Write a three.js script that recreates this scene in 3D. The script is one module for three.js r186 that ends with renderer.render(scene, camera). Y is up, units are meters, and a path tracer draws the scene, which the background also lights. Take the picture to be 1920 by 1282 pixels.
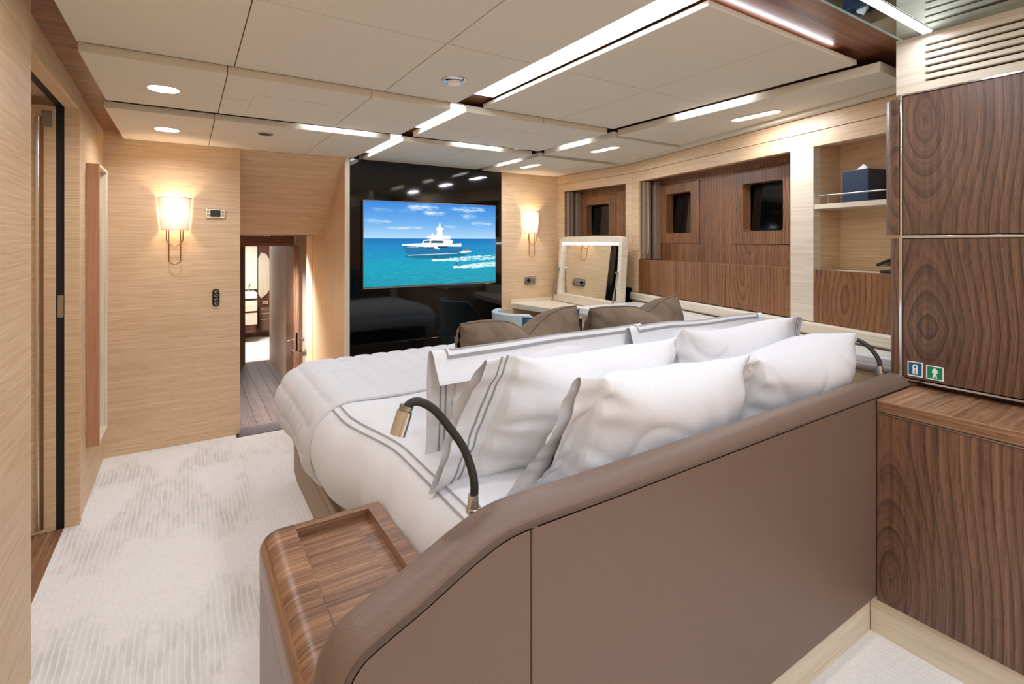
import * as THREE from 'three';
import { RoundedBoxGeometry } from 'three/addons/geometries/RoundedBoxGeometry.js';
import { mergeGeometries, mergeVertices } from 'three/addons/utils/BufferGeometryUtils.js';
import { RectAreaLightUniformsLib } from 'three/addons/lights/RectAreaLightUniformsLib.js';

// ------------------------------------------------------------------ camera, exposure
RectAreaLightUniformsLib.init();
const scene = new THREE.Scene();
scene.background = new THREE.Color(0x000000);
const camera = new THREE.PerspectiveCamera(2 * Math.atan(641 / 949) * 180 / Math.PI, 1920 / 1282, 0.05, 60);
camera.position.set(0, 1.4, 0);
camera.rotation.y = -Math.atan(610 / 949);
camera.setViewOffset(1920, 1282, 0, 188, 1920, 1282);      // architectural shift: horizon sits high in the frame
scene.add(camera);
const renderer = new THREE.WebGLRenderer({ antialias: true });
renderer.toneMapping = THREE.LinearToneMapping;
renderer.toneMappingExposure = 1.1;
renderer.shadowMap.enabled = true;
// lamp levels
const LIT = { cove: 10, spot: 26, glassLine: 34, oval: 88, round: 122, sconce: 0.38, vanity: 6, passage: 22, bath: 45 };
const SOFT = 0xf1f4ff, COOL = 0xebf1ff;

// ------------------------------------------------------------------ noise
let seed = 7;
const rnd = () => { seed = (seed * 1664525 + 1013904223) >>> 0; return seed / 4294967296; };
const PERM = new Uint8Array(512), GR = new Float32Array(256);
{ const p = [...Array(256).keys()]; for (let i = 255; i > 0; i--) { const j = Math.floor(rnd() * (i + 1)); [p[i], p[j]] = [p[j], p[i]]; } for (let i = 0; i < 512; i++) PERM[i] = p[i & 255]; for (let i = 0; i < 256; i++) GR[i] = rnd() * 2 - 1; }
const fade = t => t * t * (3 - 2 * t);
function noise(x, y, z = 0) {
  const xi = Math.floor(x), yi = Math.floor(y), zi = Math.floor(z), u = fade(x - xi), v = fade(y - yi), w = fade(z - zi);
  const g = (a, b, c) => GR[PERM[PERM[PERM[(xi + a) & 255] + ((yi + b) & 255)] + ((zi + c) & 255)]];
  const l = (a, b, t) => a + (b - a) * t;
  const lo = l(l(g(0, 0, 0), g(1, 0, 0), u), l(g(0, 1, 0), g(1, 1, 0), u), v);
  if (w === 0) return lo;
  return l(lo, l(l(g(0, 0, 1), g(1, 0, 1), u), l(g(0, 1, 1), g(1, 1, 1), u), v), w);
}
const fbm = (x, y, z = 0, o = 4) => { let s = 0, a = 0.5; for (let i = 0; i < o; i++) { s += a * noise(x, y, z); x = x * 2.03 + 5.1; y = y * 2.03 + 1.7; z *= 2.03; a *= 0.5; } return s; };
const mix = (a, b, t) => a + (b - a) * t, clamp = (x, a = 0, b = 1) => Math.min(b, Math.max(a, x)), smooth = (a, b, x) => fade(clamp((x - a) / (b - a)));

// ------------------------------------------------------------------ textures (uv in metres)
function tex(n, m, sx, sy, fn, srgb = true) {
  const d = new Uint8Array(n * m * 4);
  for (let j = 0; j < m; j++) for (let i = 0; i < n; i++) {
    const c = fn(i / n * sx, j / m * sy), k = (j * n + i) * 4;
    d[k] = clamp(c[0], 0, 255); d[k + 1] = clamp(c[1], 0, 255); d[k + 2] = clamp(c[2], 0, 255); d[k + 3] = 255;
  }
  const t = new THREE.DataTexture(d, n, m); t.magFilter = t.minFilter = THREE.LinearFilter;
  t.wrapS = t.wrapT = THREE.MirroredRepeatWrapping; t.repeat.set(1 / sx, 1 / sy);
  if (srgb) t.colorSpace = THREE.SRGBColorSpace; t.needsUpdate = true; return t;
}
const lerp3 = (a, b, t) => [mix(a[0], b[0], t), mix(a[1], b[1], t), mix(a[2], b[2], t)];
// walnut, grain along v, cathedral figure
function walnutTex(dark, light, freq) {
  return tex(1024, 1024, 1.0, 2.0, (x, y) => {
    const wob = 0.035 * fbm(x * 1.6, y * 0.7, 3, 2) + 0.004 * noise(x * 7, y * 1.6, 7);
    const cx = 0.34 + 0.04 * noise(y * 0.8, 2.2), px = x - cx + wob, py = 0.10 * Math.sin(y * 3.1 + 0.6) + 0.02 * noise(y * 2.3, 9.1);
    const r = Math.sqrt(px * px + py * py + 0.0003) * freq + 1.2 * fbm(x * 2, y * 0.5, 1, 2);
    const ring = r - Math.floor(r), r2 = r * 2.7, ring2 = r2 - Math.floor(r2), line = Math.pow(ring, 3.4) * (0.8 + 0.5 * noise(x * 5, y * 1.5, 4)) + 0.35 * Math.pow(ring2, 3);
    const fine = 0.5 + 0.5 * noise(x * 420, y * 9, 2), streak = noise(x * 95, y * 1.4, 6), pore = noise(x * 260, y * 26, 5) > 0.45 ? 1 : 0;
    const broad = 0.5 + 0.7 * fbm(x * 5, y * 0.6, 8);
    const t = clamp(0.55 * broad + 0.2 * fine + 0.18 * streak + 0.28 - 0.5 * line - 0.14 * pore);
    return lerp3(dark, light, t);
  });
}
const walnutMap = walnutTex([64, 42, 29], [148, 108, 80], 46);
const walnutBayMap = walnutTex([84, 50, 26], [172, 120, 74], 40);
const walnutFine = tex(1024, 1024, 1.0, 1.0, (x, y) => {
  const t = clamp(0.5 + 0.5 * fbm(x * 40, y * 1.6, 1) + 0.3 * noise(x * 190, y * 5, 2) + 0.22 * fbm(x * 7, y * 0.7, 6) - (noise(x * 240, y * 22, 5) > 0.5 ? 0.22 : 0));
  return lerp3([104, 72, 50], [186, 140, 102], t);
});
const floorWood = tex(1024, 1024, 1.0, 2.0, (x, y) => {
  const r = Math.hypot(x - 0.5 + 0.07 * fbm(x * 3, y, 2), 0.12 * Math.sin(y * 4)) * 40 + fbm(x * 3, y * 1.2, 1) * 2, ring = r - Math.floor(r);
  return lerp3([58, 44, 37], [108, 88, 76], clamp(0.5 + 0.7 * fbm(x * 8, y * 0.8, 8) + 0.2 * noise(x * 200, y * 8) - 0.4 * ring ** 3));
});
const oakMap = tex(1024, 1024, 1.0, 1.0, (x, y) => {
  const w = x + 0.006 * noise(x * 6, y * 3, 1);
  const s = 0.5 + 0.20 * noise(w * 190, y * 3.4, 2) + 0.26 * noise(w * 360, y * 8, 4) + 0.08 * fbm(w * 14, y * 1.2, 6) - (noise(w * 210, y * 14, 9) > 0.55 ? 0.2 : 0);
  return lerp3([202, 167, 126], [234, 208, 172], clamp(s));
});
const oakPaleMap = tex(512, 512, 1.0, 1.0, (x, y) => {
  const s = 0.5 + 0.30 * noise(x * 110, y * 3.2, 2) + 0.24 * noise(x * 230, y * 9, 4) + 0.16 * fbm(x * 14, y * 1.2, 6);
  return lerp3([212, 196, 170], [236, 226, 206], clamp(s));
});
const carpetFn = (x, y) => {
  const big = fbm(x * 3.6, y * 2.6, 3, 5), patch = 0.8 * smooth(-0.16, 0.34, big + 0.5 * fbm(x * 11, y * 6, 6)), warm = smooth(-0.1, 0.35, fbm(x * 1.7, y * 1.4, 9));
  const wob = 0.0035 * noise(x * 12, y * 9, 2), c = ((x + wob) / 0.021) % 1, rib = Math.abs(c - 0.5) < 0.14 ? 1 : 0;
  const fuzz = noise(x * 330, y * 330) * 0.5 + noise(x * 130, y * 130, 3) * 0.5, dash = clamp(0.5 + noise(x * 60, y * 14, 5));
  return { patch, rib, fuzz, dash, warm };
};
const carpetMap = tex(1536, 1536, 2.4, 2.4, (x, y) => {
  const { patch, rib, fuzz, dash, warm } = carpetFn(x, y);
  const base = [244 + fuzz * 8, 243 + fuzz * 8, 240 + fuzz * 8];
  const low = lerp3([206, 206, 197], [224, 212, 200], warm);
  const c = lerp3(base, low, patch * (0.35 + 0.45 * dash) * (rib ? 0.15 : 1));
  return c;
});
const carpetBump = tex(768, 768, 2.4, 2.4, (x, y) => { const { patch, rib, fuzz } = carpetFn(x, y), h = 130 + 30 * fuzz + (rib ? 60 : -40 * patch); return [h, h, h]; }, false);
const grainBump = tex(512, 512, 0.12, 0.12, (x, y) => { const h = 128 + 70 * noise(x * 900, y * 900) + 50 * noise(x * 420, y * 420, 3); return [h, h, h]; }, false);
const weaveBump = tex(512, 512, 0.1, 0.1, (x, y) => { const h = 128 + 45 * Math.sin(x * 6283 / 2) * Math.sin(y * 6283 / 2) + 40 * noise(x * 700, y * 90) + 40 * noise(x * 90, y * 700, 3); return [h, h, h]; }, false);
const velvetMap = tex(512, 512, 0.5, 0.5, (x, y) => { const t = 0.5 + 0.7 * fbm(x * 16, y * 16, 2) + 0.15 * noise(x * 400, y * 400); return lerp3([92, 76, 60], [136, 116, 95], clamp(t)); });
const blueVelvetMap = tex(256, 256, 0.5, 0.5, (x, y) => lerp3([30, 66, 86], [70, 112, 134], clamp(0.5 + 0.8 * fbm(x * 16, y * 16, 2))));
const marbleMap = tex(512, 512, 1, 1, (x, y) => { const v = Math.abs(fbm(x * 4, y * 4, 2)); return lerp3([214, 214, 210], [236, 236, 233], smooth(0.0, 0.12, v)); });
const sheetMap = tex(512, 512, 0.5, 0.5, (x, y) => { const s = 231 + 2 * noise(x * 500, y * 160) + 2 * noise(x * 160, y * 500, 4); return [s, s, s]; });
const panelFabric = tex(512, 512, 0.25, 0.25, (x, y) => { const s = noise(x * 900, y * 900) * 7 + noise(x * 300, y * 1200, 3) * 5; return [222 + s, 213 + s, 194 + s]; });

// ------------------------------------------------------------------ materials
const std = o => new THREE.MeshStandardMaterial(o), phy = o => new THREE.MeshPhysicalMaterial(o);
const M = {
  oak: std({ map: oakMap, roughness: 0.42, bumpMap: grainBump, bumpScale: 0.0003 }),
  oakPale: std({ map: oakPaleMap, roughness: 0.4 }),
  ivory: std({ map: oakPaleMap, roughness: 0.35 }),
  walnut: phy({ map: walnutMap, roughness: 0.36, clearcoat: 0.25, clearcoatRoughness: 0.3 }),
  walnutWarm: phy({ map: walnutBayMap, roughness: 0.4, clearcoat: 0.2, clearcoatRoughness: 0.35 }),
  walnutTop: phy({ map: walnutFine, roughness: 0.38, clearcoat: 0.3, clearcoatRoughness: 0.3 }),
  walnutCeil: phy({ map: walnutFine, color: 0xe2c3b4, roughness: 0.35, clearcoat: 0.4, clearcoatRoughness: 0.25 }),
  walnutDark: std({ map: walnutFine, color: 0xa88a7c, roughness: 0.4 }),
  walnutPink: std({ map: walnutFine, color: 0xfff2ec, roughness: 0.45 }),
  roseOak: std({ map: oakMap, color: 0xdcb9ab, roughness: 0.45 }),
  floorWood: std({ map: floorWood, roughness: 0.55 }),
  carpet: std({ map: carpetMap, bumpMap: carpetBump, bumpScale: 0.0022, roughness: 0.97 }),
  panel: std({ map: panelFabric, roughness: 0.75 }),
  beigeLeather: std({ color: 0xcbb79e, roughness: 0.55 }),
  leather: phy({ color: 0x776152, roughness: 0.46, bumpMap: grainBump, bumpScale: 0.0006, clearcoat: 0.12, clearcoatRoughness: 0.45 }),
  leatherTaupe: std({ color: 0xa08a70, roughness: 0.55, bumpMap: grainBump, bumpScale: 0.0006 }),
  linen: std({ map: sheetMap, roughness: 0.9, bumpMap: weaveBump, bumpScale: 0.00012 }),
  quilt: std({ map: sheetMap, color: 0xf1f1f1, roughness: 0.92, bumpMap: weaveBump, bumpScale: 0.00015 }),
  stripe: std({ color: 0x9a9a9a, roughness: 0.9 }),
  velvet: phy({ map: velvetMap, roughness: 0.85, sheen: 0.5, sheenRoughness: 0.5, sheenColor: new THREE.Color(0xb39c80) }),
  blueVelvet: phy({ map: blueVelvetMap, roughness: 0.85, sheen: 0.4, sheenRoughness: 0.5, sheenColor: new THREE.Color(0x6f9db4) }),
  chairBlue: std({ color: 0xb6c2c4, roughness: 0.6 }),
  marble: phy({ map: marbleMap, roughness: 0.3, clearcoat: 0.2 }),
  steel: std({ color: 0xa8a49c, metalness: 1, roughness: 0.32 }),
  chrome: std({ color: 0xdadada, metalness: 1, roughness: 0.1 }),
  brass: std({ color: 0x9c7a55, metalness: 1, roughness: 0.3 }),
  blackGlass: phy({ color: 0x050505, roughness: 0.06, clearcoat: 0.3, clearcoatRoughness: 0.02, specularIntensity: 1 }),
  black: std({ color: 0x0a0a0b, roughness: 0.55 }),
  blackGloss: std({ color: 0x101012, roughness: 0.2 }),
  rubber: std({ color: 0x26241f, roughness: 0.6 }),
  mirror: std({ color: 0xe8ebe9, metalness: 1, roughness: 0.015 }),
  smokedMirror: std({ color: 0x9fb2b5, metalness: 1, roughness: 0.03 }),
  glassEdge: std({ color: 0xa9dcd6, roughness: 0.2 }),
  white: std({ color: 0xf1efea, roughness: 0.5 }),
  shade: phy({ color: 0xfff3e6, roughness: 0.95, transmission: 0.055, thickness: 0 }),
  led: std({ color: 0xffffff, emissive: 0xf4f6ff, emissiveIntensity: 2.2 }),
  ledWarm: std({ color: 0xffffff, emissive: 0xffe6c8, emissiveIntensity: 2.2 }),
  blind: std({ color: 0x8c7763, roughness: 0.85 }),
  navy: std({ color: 0x24354f, roughness: 0.45 }),
  tissue: std({ color: 0xf2f2f0, roughness: 0.9 }),
  ledge: std({ color: 0xb0aba3, roughness: 0.5 }),
};

// ------------------------------------------------------------------ builders
const taken = {};
function numbered(n) { taken[n] = (taken[n] ?? -1) + 1; return taken[n] ? n + '_' + String(taken[n]).padStart(3, '0') : n; }
let uvSeed = 1;
function uvMetres(g, grain = 'y', fixed) {               // box-projected uv in metres, v runs along the grain
  if (g.index) g = g.toNonIndexed();
  const p = g.attributes.position, uv = new Float32Array(p.count * 2), a = new THREE.Vector3(), b = new THREE.Vector3(), c = new THREE.Vector3();
  uvSeed = (uvSeed * 16807) % 2147483647; const ou = fixed ? fixed[0] : (uvSeed % 997) / 997 * 0.9, ov = fixed ? fixed[1] : (uvSeed % 613) / 613 * 0.9;
  const G = { x: 0, y: 1, z: 2 }[grain];
  for (let i = 0; i < p.count; i += 3) {
    a.fromBufferAttribute(p, i); b.fromBufferAttribute(p, i + 1).sub(a); c.fromBufferAttribute(p, i + 2).sub(a);
    const n = b.cross(c), ax = [Math.abs(n.x), Math.abs(n.y), Math.abs(n.z)], k = ax[0] > ax[1] && ax[0] > ax[2] ? 0 : ax[1] > ax[2] ? 1 : 2;
    const pl = [0, 1, 2].filter(q => q !== k), v = pl.includes(G) ? G : pl[1], u = pl.find(q => q !== v);
    for (let j = 0; j < 3; j++) { const q = [p.getX(i + j), p.getY(i + j), p.getZ(i + j)]; uv[(i + j) * 2] = q[u] + ou; uv[(i + j) * 2 + 1] = q[v] + ov; }
  }
  g.setAttribute('uv', new THREE.BufferAttribute(uv, 2)); return g;
}
function box(x0, x1, y0, y1, z0, z1, r = 0) {
  const w = Math.abs(x1 - x0), h = Math.abs(y1 - y0), d = Math.abs(z1 - z0);
  const g = r ? new RoundedBoxGeometry(w, h, d, 2, Math.min(r, w / 2.01, h / 2.01, d / 2.01)) : new THREE.BoxGeometry(w, h, d);
  return g.translate((x0 + x1) / 2, (y0 + y1) / 2, (z0 + z1) / 2);
}
function mesh(name, g, m, parent, grain, fixed) {
  if (Array.isArray(g)) g = mergeGeometries(g.map(q => { q = q.index ? q.toNonIndexed() : q; for (const k of Object.keys(q.attributes)) if (!['position', 'normal', 'uv'].includes(k)) q.deleteAttribute(k); return q; }));
  if (grain) g = uvMetres(g, grain, fixed);
  const o = new THREE.Mesh(g, m); o.name = parent && parent !== scene ? name : numbered(name); o.castShadow = o.receiveShadow = true;
  (parent || scene).add(o); return o;
}
function tag(o, label, category, group) { o.userData.label = label; o.userData.category = category; if (group) o.userData.group = group; return o; }
function thing(name, label, category, group) { const o = new THREE.Group(); o.name = numbered(name); scene.add(o); return tag(o, label, category, group); }
function struct(name, label) { const o = new THREE.Group(); o.name = name; o.userData = { kind: 'structure', label }; scene.add(o); return o; }
function seat(o) {                                       // puts a thing's origin at the middle of its base
  o.updateMatrixWorld(true); const b = new THREE.Box3().setFromObject(o), c = new THREE.Vector3((b.min.x + b.max.x) / 2, b.min.y, (b.min.z + b.max.z) / 2);
  const l = o.worldToLocal(c.clone());
  if (o.isMesh) o.geometry.translate(-l.x, -l.y, -l.z); else o.children.forEach(k => k.position.sub(l));
  o.position.copy(c);
}
const roundRect = (S, x0, y0, x1, y1, r) => { S.moveTo(x0 + r, y0); S.lineTo(x1 - r, y0); S.quadraticCurveTo(x1, y0, x1, y0 + r); S.lineTo(x1, y1 - r); S.quadraticCurveTo(x1, y1, x1 - r, y1); S.lineTo(x0 + r, y1); S.quadraticCurveTo(x0, y1, x0, y1 - r); S.lineTo(x0, y0 + r); S.quadraticCurveTo(x0, y0, x0 + r, y0); return S; };
const poly = pts => { const s = new THREE.Shape(); pts.forEach((p, i) => i ? s.lineTo(p[0], p[1]) : s.moveTo(p[0], p[1])); s.closePath(); return s; };
const extrude = (s, depth, bevel = 0, seg = 2, curve = 12) => new THREE.ExtrudeGeometry(s, { depth, bevelEnabled: bevel > 0, bevelSize: bevel, bevelThickness: bevel, bevelOffset: -bevel, bevelSegments: seg, curveSegments: curve });
// slab: a shape given in (x, z), standing from y0 to y1
const slab = (s, y0, y1, bevel = 0) => extrude(s, y1 - y0 - 2 * bevel, bevel).rotateX(Math.PI / 2).translate(0, y1 - bevel, 0);
const tube = (pts, r, seg = 40, rad = 10) => new THREE.TubeGeometry(new THREE.CatmullRomCurve3(pts.map(p => new THREE.Vector3(...p))), seg, r, rad, false);
const cyl = (r0, r1, h, x, y, z, seg = 32) => new THREE.CylinderGeometry(r0, r1, h, seg).translate(x, y, z);
function grid(nu, nv, f, close = false) {
  const pos = [], uv = [], idx = [];
  for (let j = 0; j <= nv; j++) for (let i = 0; i <= nu; i++) { const p = f(i / nu, j / nv); pos.push(p[0], p[1], p[2]); uv.push(p[3] ?? i / nu, p[4] ?? j / nv); }
  for (let j = 0; j < nv; j++) for (let i = 0; i < nu; i++) { const a = j * (nu + 1) + i, b = a + 1, c = a + nu + 1, d = c + 1; idx.push(a, c, b, b, c, d); }
  const g = new THREE.BufferGeometry(); g.setAttribute('position', new THREE.Float32BufferAttribute(pos, 3)); g.setAttribute('uv', new THREE.Float32BufferAttribute(uv, 2)); g.setIndex(idx); g.computeVertexNormals(); return g;
}
const LD = new THREE.Vector3(-0.2312, 0, 0.9729);        // the hull-side wall runs at an angle to the room
function areaLight(parent, w, h, color, level, x, y, z, down = 1) {
  const l = new THREE.RectAreaLight(color, level, w, h); l.position.set(x, y, z); l.rotation.x = -Math.PI / 2 * down; parent.add(l); return l;
}

// ------------------------------------------------------------------ room shell
{
  const f = struct('floor', 'white ribbed mottled carpet covering the cabin floor');
  mesh('carpet', slab(poly([[-0.505, -4.175], [0.30, -4.175], [0.30, -4.10], [3.6, -4.10], [3.6, 1.4], [-0.505, 1.4]]), -0.06, 0), M.carpet, f, 'z', [0.1, 0.2]);
  mesh('threshold_board', box(-0.75, -0.505, -0.06, -0.002, -3.27, -2.15), M.walnutTop, f, 'z');
  const w = struct('wall_far', 'pale oak veneered wall carrying the wall lamps and the screen');
  mesh('oak_panel', box(-0.75, 0.327, -0.06, 2.3, -4.30, -4.17), M.oak, w, 'x');
  mesh('oak_panel', box(2.557, 3.7, -0.06, 2.3, -4.30, -4.17), M.oak, w, 'x');
  mesh('oak_backing', box(1.10, 2.557, -0.06, 2.3, -4.34, -4.20), M.oak, w, 'x');
  mesh('oak_edge_strip', box(1.075, 1.112, 0, 2.2, -4.20, -4.165), M.oakPale, w, 'y');
  mesh('soffit_panel', extrude(poly([[4.17, 2.2], [4.17, 2.07], [4.91, 1.465], [4.95, 1.49], [4.24, 2.2]]), 0.748).rotateY(Math.PI / 2).translate(0.327, 0, 0), M.oak, w, 'x');
  const l = struct('wall_left', 'pale oak panelled wall with a recessed doorway');
  mesh('oak_panel', box(-0.75, -0.42, -0.06, 2.3, -2.2, 1.5), M.oak, l, 'x');
  mesh('oak_panel', box(-0.75, -0.452, -0.06, 2.3, -4.18, -3.30), M.oak, l, 'z');
  mesh('jamb_strip', box(-0.502, -0.445, 0, 2.056, -3.31, -3.26), M.oak, l, 'x');
  mesh('header', box(-0.75, -0.445, 2.10, 2.3, -3.31, -2.19), M.oak, l, 'z');
  mesh('header_strip', box(-0.502, -0.445, 2.056, 2.10, -3.31, -2.19), M.oak, l, 'z');
  mesh('black_seal', [box(-0.535, -0.5, 0, 2.06, -3.30, -3.275), box(-0.535, -0.5, 2.06, 2.085, -3.30, -2.2)], M.black, l);
  mesh('jamb_face', box(-0.75, -0.535, 0, 2.056, -3.33, -3.262), M.oak, l, 'x');
  mesh('strike_plate', box(-0.53, -0.505, 1.03, 1.14, -3.278, -3.268, 0.003), M.steel, l);
  mesh('trim_strip', box(-0.606, -0.592, 0.02, 2.0, -3.27, -3.248, 0.004), M.chrome, l);
  mesh('trim_shadow_bead', box(-0.588, -0.578, 0.02, 2.0, -3.262, -3.256), M.brass, l);
  mesh('catch_plate', box(-0.585, -0.542, 1.95, 2.03, -3.264, -3.255, 0.004), M.steel, l);
  const n = struct('wall_right_near', 'oak wall behind the walnut cabinets');
  mesh('oak_panel', box(2.645, 2.78, -0.06, 2.3, -0.72, 1.5), M.oak, n, 'x');
  const b = struct('wall_back', 'pale oak wall behind the viewpoint');
  mesh('oak_panel', box(-0.75, 3.7, -0.06, 2.3, 1.4, 1.5), M.oak, b, 'x');
  const d = struct('door_1', 'closed oak door leaf set back in the left doorway');
  mesh('leaf', box(-0.72, -0.66, 0, 2.056, -3.27, -2.15), M.oak, d, 'z');
}
// hull-side wall: two straight lengths that meet at an angle; local x along the wall, local z into the room
function deadlight(par, x0, x1, y0, y1, px0, px1, py0, py1, n, label) {
  const g = new THREE.Group(); g.name = 'porthole_panel'; par.add(g);
  const s = roundRect(new THREE.Shape(), x0, y0, x1, y1, 0.012); s.holes.push(roundRect(new THREE.Path(), px0, py0, px1, py1, 0.022));
  mesh('surround', extrude(s, 0.07, 0.002, 1).translate(0, 0, -n - 0.066), M.walnutWarm, g, 'y');
  const cy = (py0 + py1) / 2, pane = mesh('pane', box(px0 - 0.03, px1 + 0.03, py0 - 0.06 - cy, py1 + 0.06 - cy, -0.004, 0.004), M.blackGlass, g);
  pane.position.set(0, cy, -n - 0.081); pane.rotation.x = -0.055;
}
const nearWall = struct('wall_right', 'pale oak hull-side wall with walnut window bays, shelf niche and cornice');
nearWall.position.set(3.25, 0, -3.135); nearWall.rotation.y = -Math.PI + Math.acos(0.2312);
const farWall = struct('wall_right_far', 'short far length of the pale oak hull-side wall beside the dressing table');
farWall.position.set(3.25, 0, -4.17); farWall.rotation.y = -Math.PI / 2;
function cornice(g, a, b) {
  mesh('cornice', box(a, b, 1.994, 2.075, -0.05, 0.006), M.oak, g, 'x');
  mesh('frieze', box(a, b, 1.912, 1.992, -0.05, 0), M.oak, g, 'x');
  mesh('cove_board', box(a, b, 2.078, 2.099, -0.05, 0.062), M.panel, g, 'x');
  mesh('cove_top', box(a, b, 2.099, 2.3, -0.05, -0.012), M.oakPale, g, 'x');
}
function bay(g, s0, s1, y0, y1, ports, n = 0.172) {
  const s = poly([[s0 - 0.01, y0 - 0.1], [s1 + 0.01, y0 - 0.1], [s1 + 0.01, y1 + 0.03], [s0 - 0.01, y1 + 0.03]]);
  for (const p of ports) s.holes.push(roundRect(new THREE.Path(), p[0] - 0.0025, p[2] - 0.0025, p[1] + 0.0025, p[3] + 0.0025, 0.013));
  mesh('bay_lining', extrude(s, 0.04).translate(0, 0, -n - 0.04), M.walnutWarm, g, 'y');
  mesh('bay_head', box(s0 - 0.01, s1 + 0.01, y1, y1 + 0.03, -n, -0.05), M.walnutWarm, g, 'x');
  mesh('bay_side', box(s0 - 0.02, s0, y0, y1, -n, -0.02), M.walnutWarm, g, 'y');
  mesh('bay_side', box(s1, s1 + 0.02, y0, y1, -n, -0.02), M.walnutWarm, g, 'y');
  for (const p of ports) deadlight(g, ...p, n);
}
{
  const g = nearWall;
  cornice(g, 0, 2.5);
  mesh('pilaster', box(-0.01, 0.104, 0.97, 1.912, -0.05, 0), M.oak, g, 'x');
  mesh('pilaster', box(1.621, 1.766, 0.97, 1.912, -0.05, 0), M.oakPale, g, 'x');
  bay(g, 0.104, 1.621, 1.25, 1.912, [[0.15, 0.66, 1.384, 1.868, 0.256, 0.5635, 1.468, 1.79], [0.992, 1.513, 1.384, 1.878, 1.0887, 1.4166, 1.47, 1.785]]);
  for (const [a, b] of [[0.106, 0.599], [0.603, 1.113], [1.117, 1.619]]) mesh('walnut_panel', box(a, b, 0.972, 1.25, -0.024, 0, 0.002), M.walnutWarm, g, 'y');
  mesh('bay_sill', box(0.104, 1.621, 1.22, 1.248, -0.172, -0.024), M.walnutWarm, g, 'x');
  mesh('walnut_panel', box(1.768, 2.5, 0.965, 1.25, -0.024, 0, 0.002), M.walnutWarm, g, 'y');
  mesh('niche_back', box(1.766, 2.5, 0.9, 1.95, -0.24, -0.2), M.oak, g, 'x');
  mesh('niche_side', box(1.746, 1.768, 0.9, 1.95, -0.2, -0.05), M.oak, g, 'x');
  mesh('niche_floor', box(1.768, 2.5, 1.22, 1.248, -0.2, -0.024), M.oakPale, g, 'x');
  mesh('niche_head', box(1.766, 2.5, 1.925, 1.95, -0.2, -0.05), M.oak, g, 'x');
  mesh('niche_shelf', box(1.768, 2.5, 1.575, 1.60, -0.2, -0.004), M.oakPale, g, 'x');
  mesh('ledge_moulding', box(-0.01, 2.5, 0.897, 0.966, -0.05, 0.022, 0.018), M.oakPale, g, 'x');
  mesh('lower_panel', box(-0.01, 2.5, -0.06, 0.895, -0.05, 0), M.oak, g, 'x');
  mesh('backing', box(-0.1, 2.5, -0.06, 2.3, -0.34, -0.26), M.oak, g, 'x');
  const h = farWall;
  cornice(h, 0, 1.035);
  mesh('pilaster', box(0, 0.094, 0.8, 1.912, -0.05, 0), M.oak, h, 'x');
  mesh('pilaster', box(0.963, 1.04, 0.8, 1.912, -0.05, 0), M.oak, h, 'x');
  bay(h, 0.094, 0.963, 1.0, 1.912, [[0.15, 0.671, 1.384, 1.855, 0.253, 0.577, 1.467, 1.767]]);
  mesh('lower_panel', box(0, 1.04, -0.06, 1.0, -0.05, 0), M.oak, h, 'x');
  mesh('backing', box(-0.1, 1.1, -0.06, 2.3, -0.34, -0.26), M.oak, h, 'x');
}
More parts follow.
